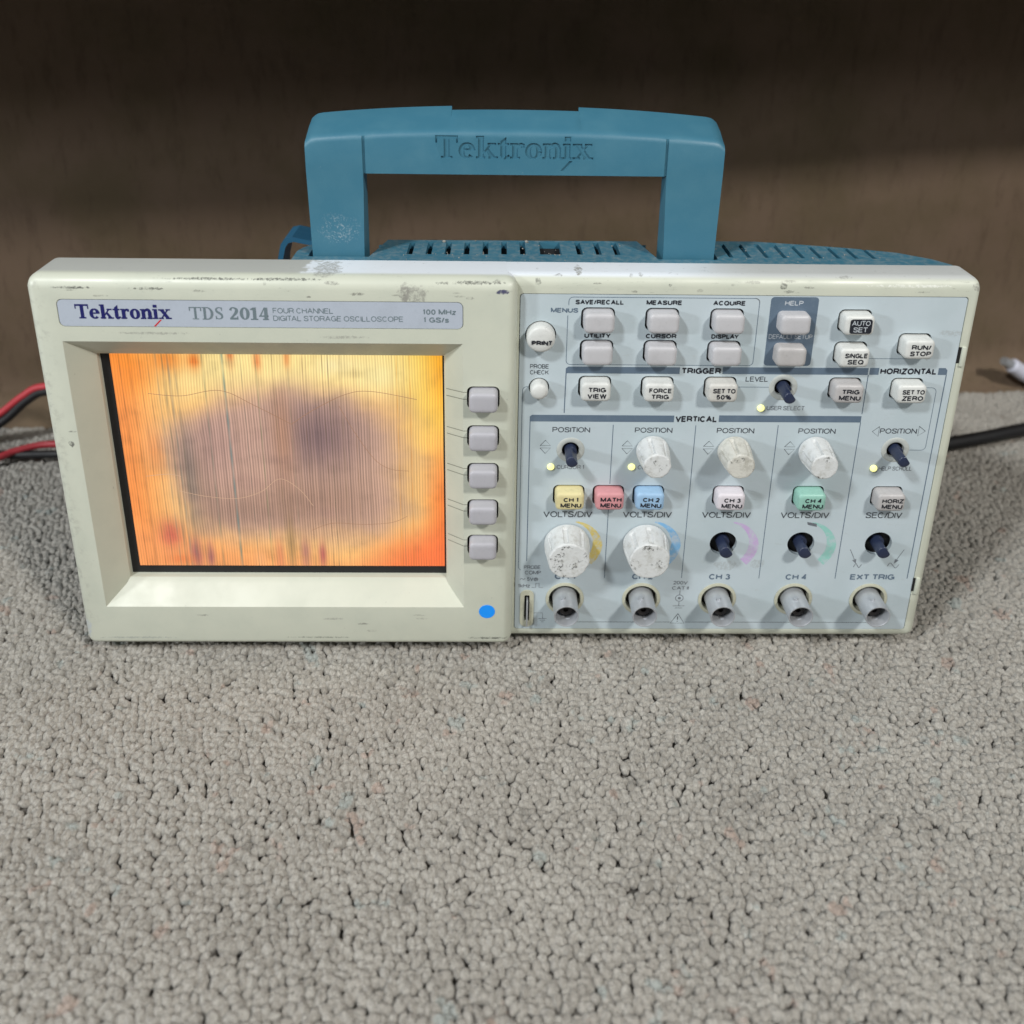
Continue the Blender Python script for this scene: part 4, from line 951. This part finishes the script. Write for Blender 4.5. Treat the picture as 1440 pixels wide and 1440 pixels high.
for x in (110.7, 215.3):                     # seams between arms and grip
    cb = bmesh.new(); box(cb, x-.5, x+.5, HF-2, HF+.55, 170, hz(x)-.6); cut(handle, cb, (163,HF,152))
try:
    cb = serif_bm('Tektronix', 135.4, 189.9, 187.0, 7.9, HF, .235, .10, depth=.5)
    fixn(cb)
    n0 = len(handle.data.polygons)
    cut(handle, cb, (163,HF,152), True)
    cb = bmesh.new(); prism_y(cb, [(178.6,183.0),(179.9,183.0),(182.8,186.4),(181.6,186.4)], HF+.5, HF-2); cut(handle, cb, (163,HF,152))
    print('handle polys', n0, len(handle.data.polygons))
except Exception as ex: print('engraving failed', ex)
resmooth(handle, 40)

# ================================================================== CABLES
def cable(name, pts, r, mat, label, cat, group=None):
    P_ = catmull([tuple(p) for p in pts], 10); bm = bmesh.new(); rings = []; seg = 14
    for i, p in enumerate(P_):
        a = Vector(P_[max(0,i-1)]); b = Vector(P_[min(len(P_)-1,i+1)]); d_ = (b-a).normalized()
        s_ = d_.cross(Vector((0,0,1))).normalized(); u2 = s_.cross(d_)
        rings.append([tuple(Vector(p)+s_*r*math.cos(2*PI*k/seg)+u2*r*math.sin(2*PI*k/seg)) for k in range(seg)])
    loft(bm, rings); fixn(bm); L = Vector(P_[0])
    o = link(name, bm_mesh(name, bm, L, 60), M[mat], None, L); o['label'] = label; o['category'] = cat
    if group: o['group'] = group
    return o
cable('test_lead', [(-190,150,-2),(-146,150,0),(-128,150,3),(-110.6,150,13.5),(-97,150,24),(-85,149,30.5),(-60,142,33),(-20,120,30),(30,102,26)], 2.0, 'cable_red', 'thin red lead, upper one curving off the carpet beside the bezel', 'cable')
cable('test_lead', [(-185,143,-2),(-146,147,-1.5),(-127,148,0),(-109,149,9.5),(-95,150,21.5),(-82,148,28.5),(-58,138,30),(-20,115,27),(30,102,22)], 2.4, 'cable_black', 'thin black lead under the raised red lead behind the bezel', 'cable')
cable('test_lead', [(-165,112,-1),(-112,124,-1),(-96,134,.5),(-80,140,1.0),(-50,138,0),(20,120,-1)], 1.9, 'cable_red', 'red lead lying flat on the carpet and crossing a black one', 'cable')
cable('test_lead', [(-170,150,-1),(-118,136,-1),(-100,134,-2.0),(-78,134,-1.5),(-50,132,-1),(20,112,-1)], 2.1, 'cable_black', 'black lead lying flat on the carpet under a red one', 'cable')
cable('power_cord', [(250,120,6),(330,130,3),(378,138,1),(409,146.5,1),(434,154,1),(458,162,1),(520,180,0),(640,200,0)], 3.5, 'cable_black', 'thick black power cord lying on the carpet beside the control panel', 'cable')
pl = bpy.data.objects.new('cable_plug', None); COL.objects.link(pl); pl.location = Vector((470,208,-1))*S; WLOC['cable_plug'] = Vector((470,208,-1))
pl['label'] = 'small white cable plug lying on the carpet against the brown wall'; pl['category'] = 'plug'
def tube_part(name, pts, rs, mat):
    bm = bmesh.new(); rings = []
    for i, p in enumerate(pts):
        a = Vector(pts[max(0,i-1)]); b = Vector(pts[min(len(pts)-1,i+1)]); d_ = (b-a).normalized(); s_ = d_.cross(Vector((0,0,1))).normalized(); u2 = s_.cross(d_)
        rings.append([tuple(Vector(p)+s_*rs[i]*math.cos(2*PI*k/16)+u2*rs[i]*math.sin(2*PI*k/16)) for k in range(16)])
    loft(bm, rings); part(name, fixn(bm), mat, pl, None, 40)
tube_part('plug_tip', [(474,221,15.5),(478,222,13.3),(480.5,222.6,12)], [2.6,3.0,3.0], M['metal'])
tube_part('plug_body', [(480,222.5,12.2),(481,222.7,11.6),(490,224.5,5.5),(500,226,0.5),(503,226.5,-.5)], [3.4,4.6,5.0,4.8,3.0], M['cable_white'])
tube_part('plug_cable', [(502,226,-.2),(515,226,-1),(540,220,-1.5),(600,215,-1.5)], [2.2,2.2,2.2,2.2], M['cable_white'])
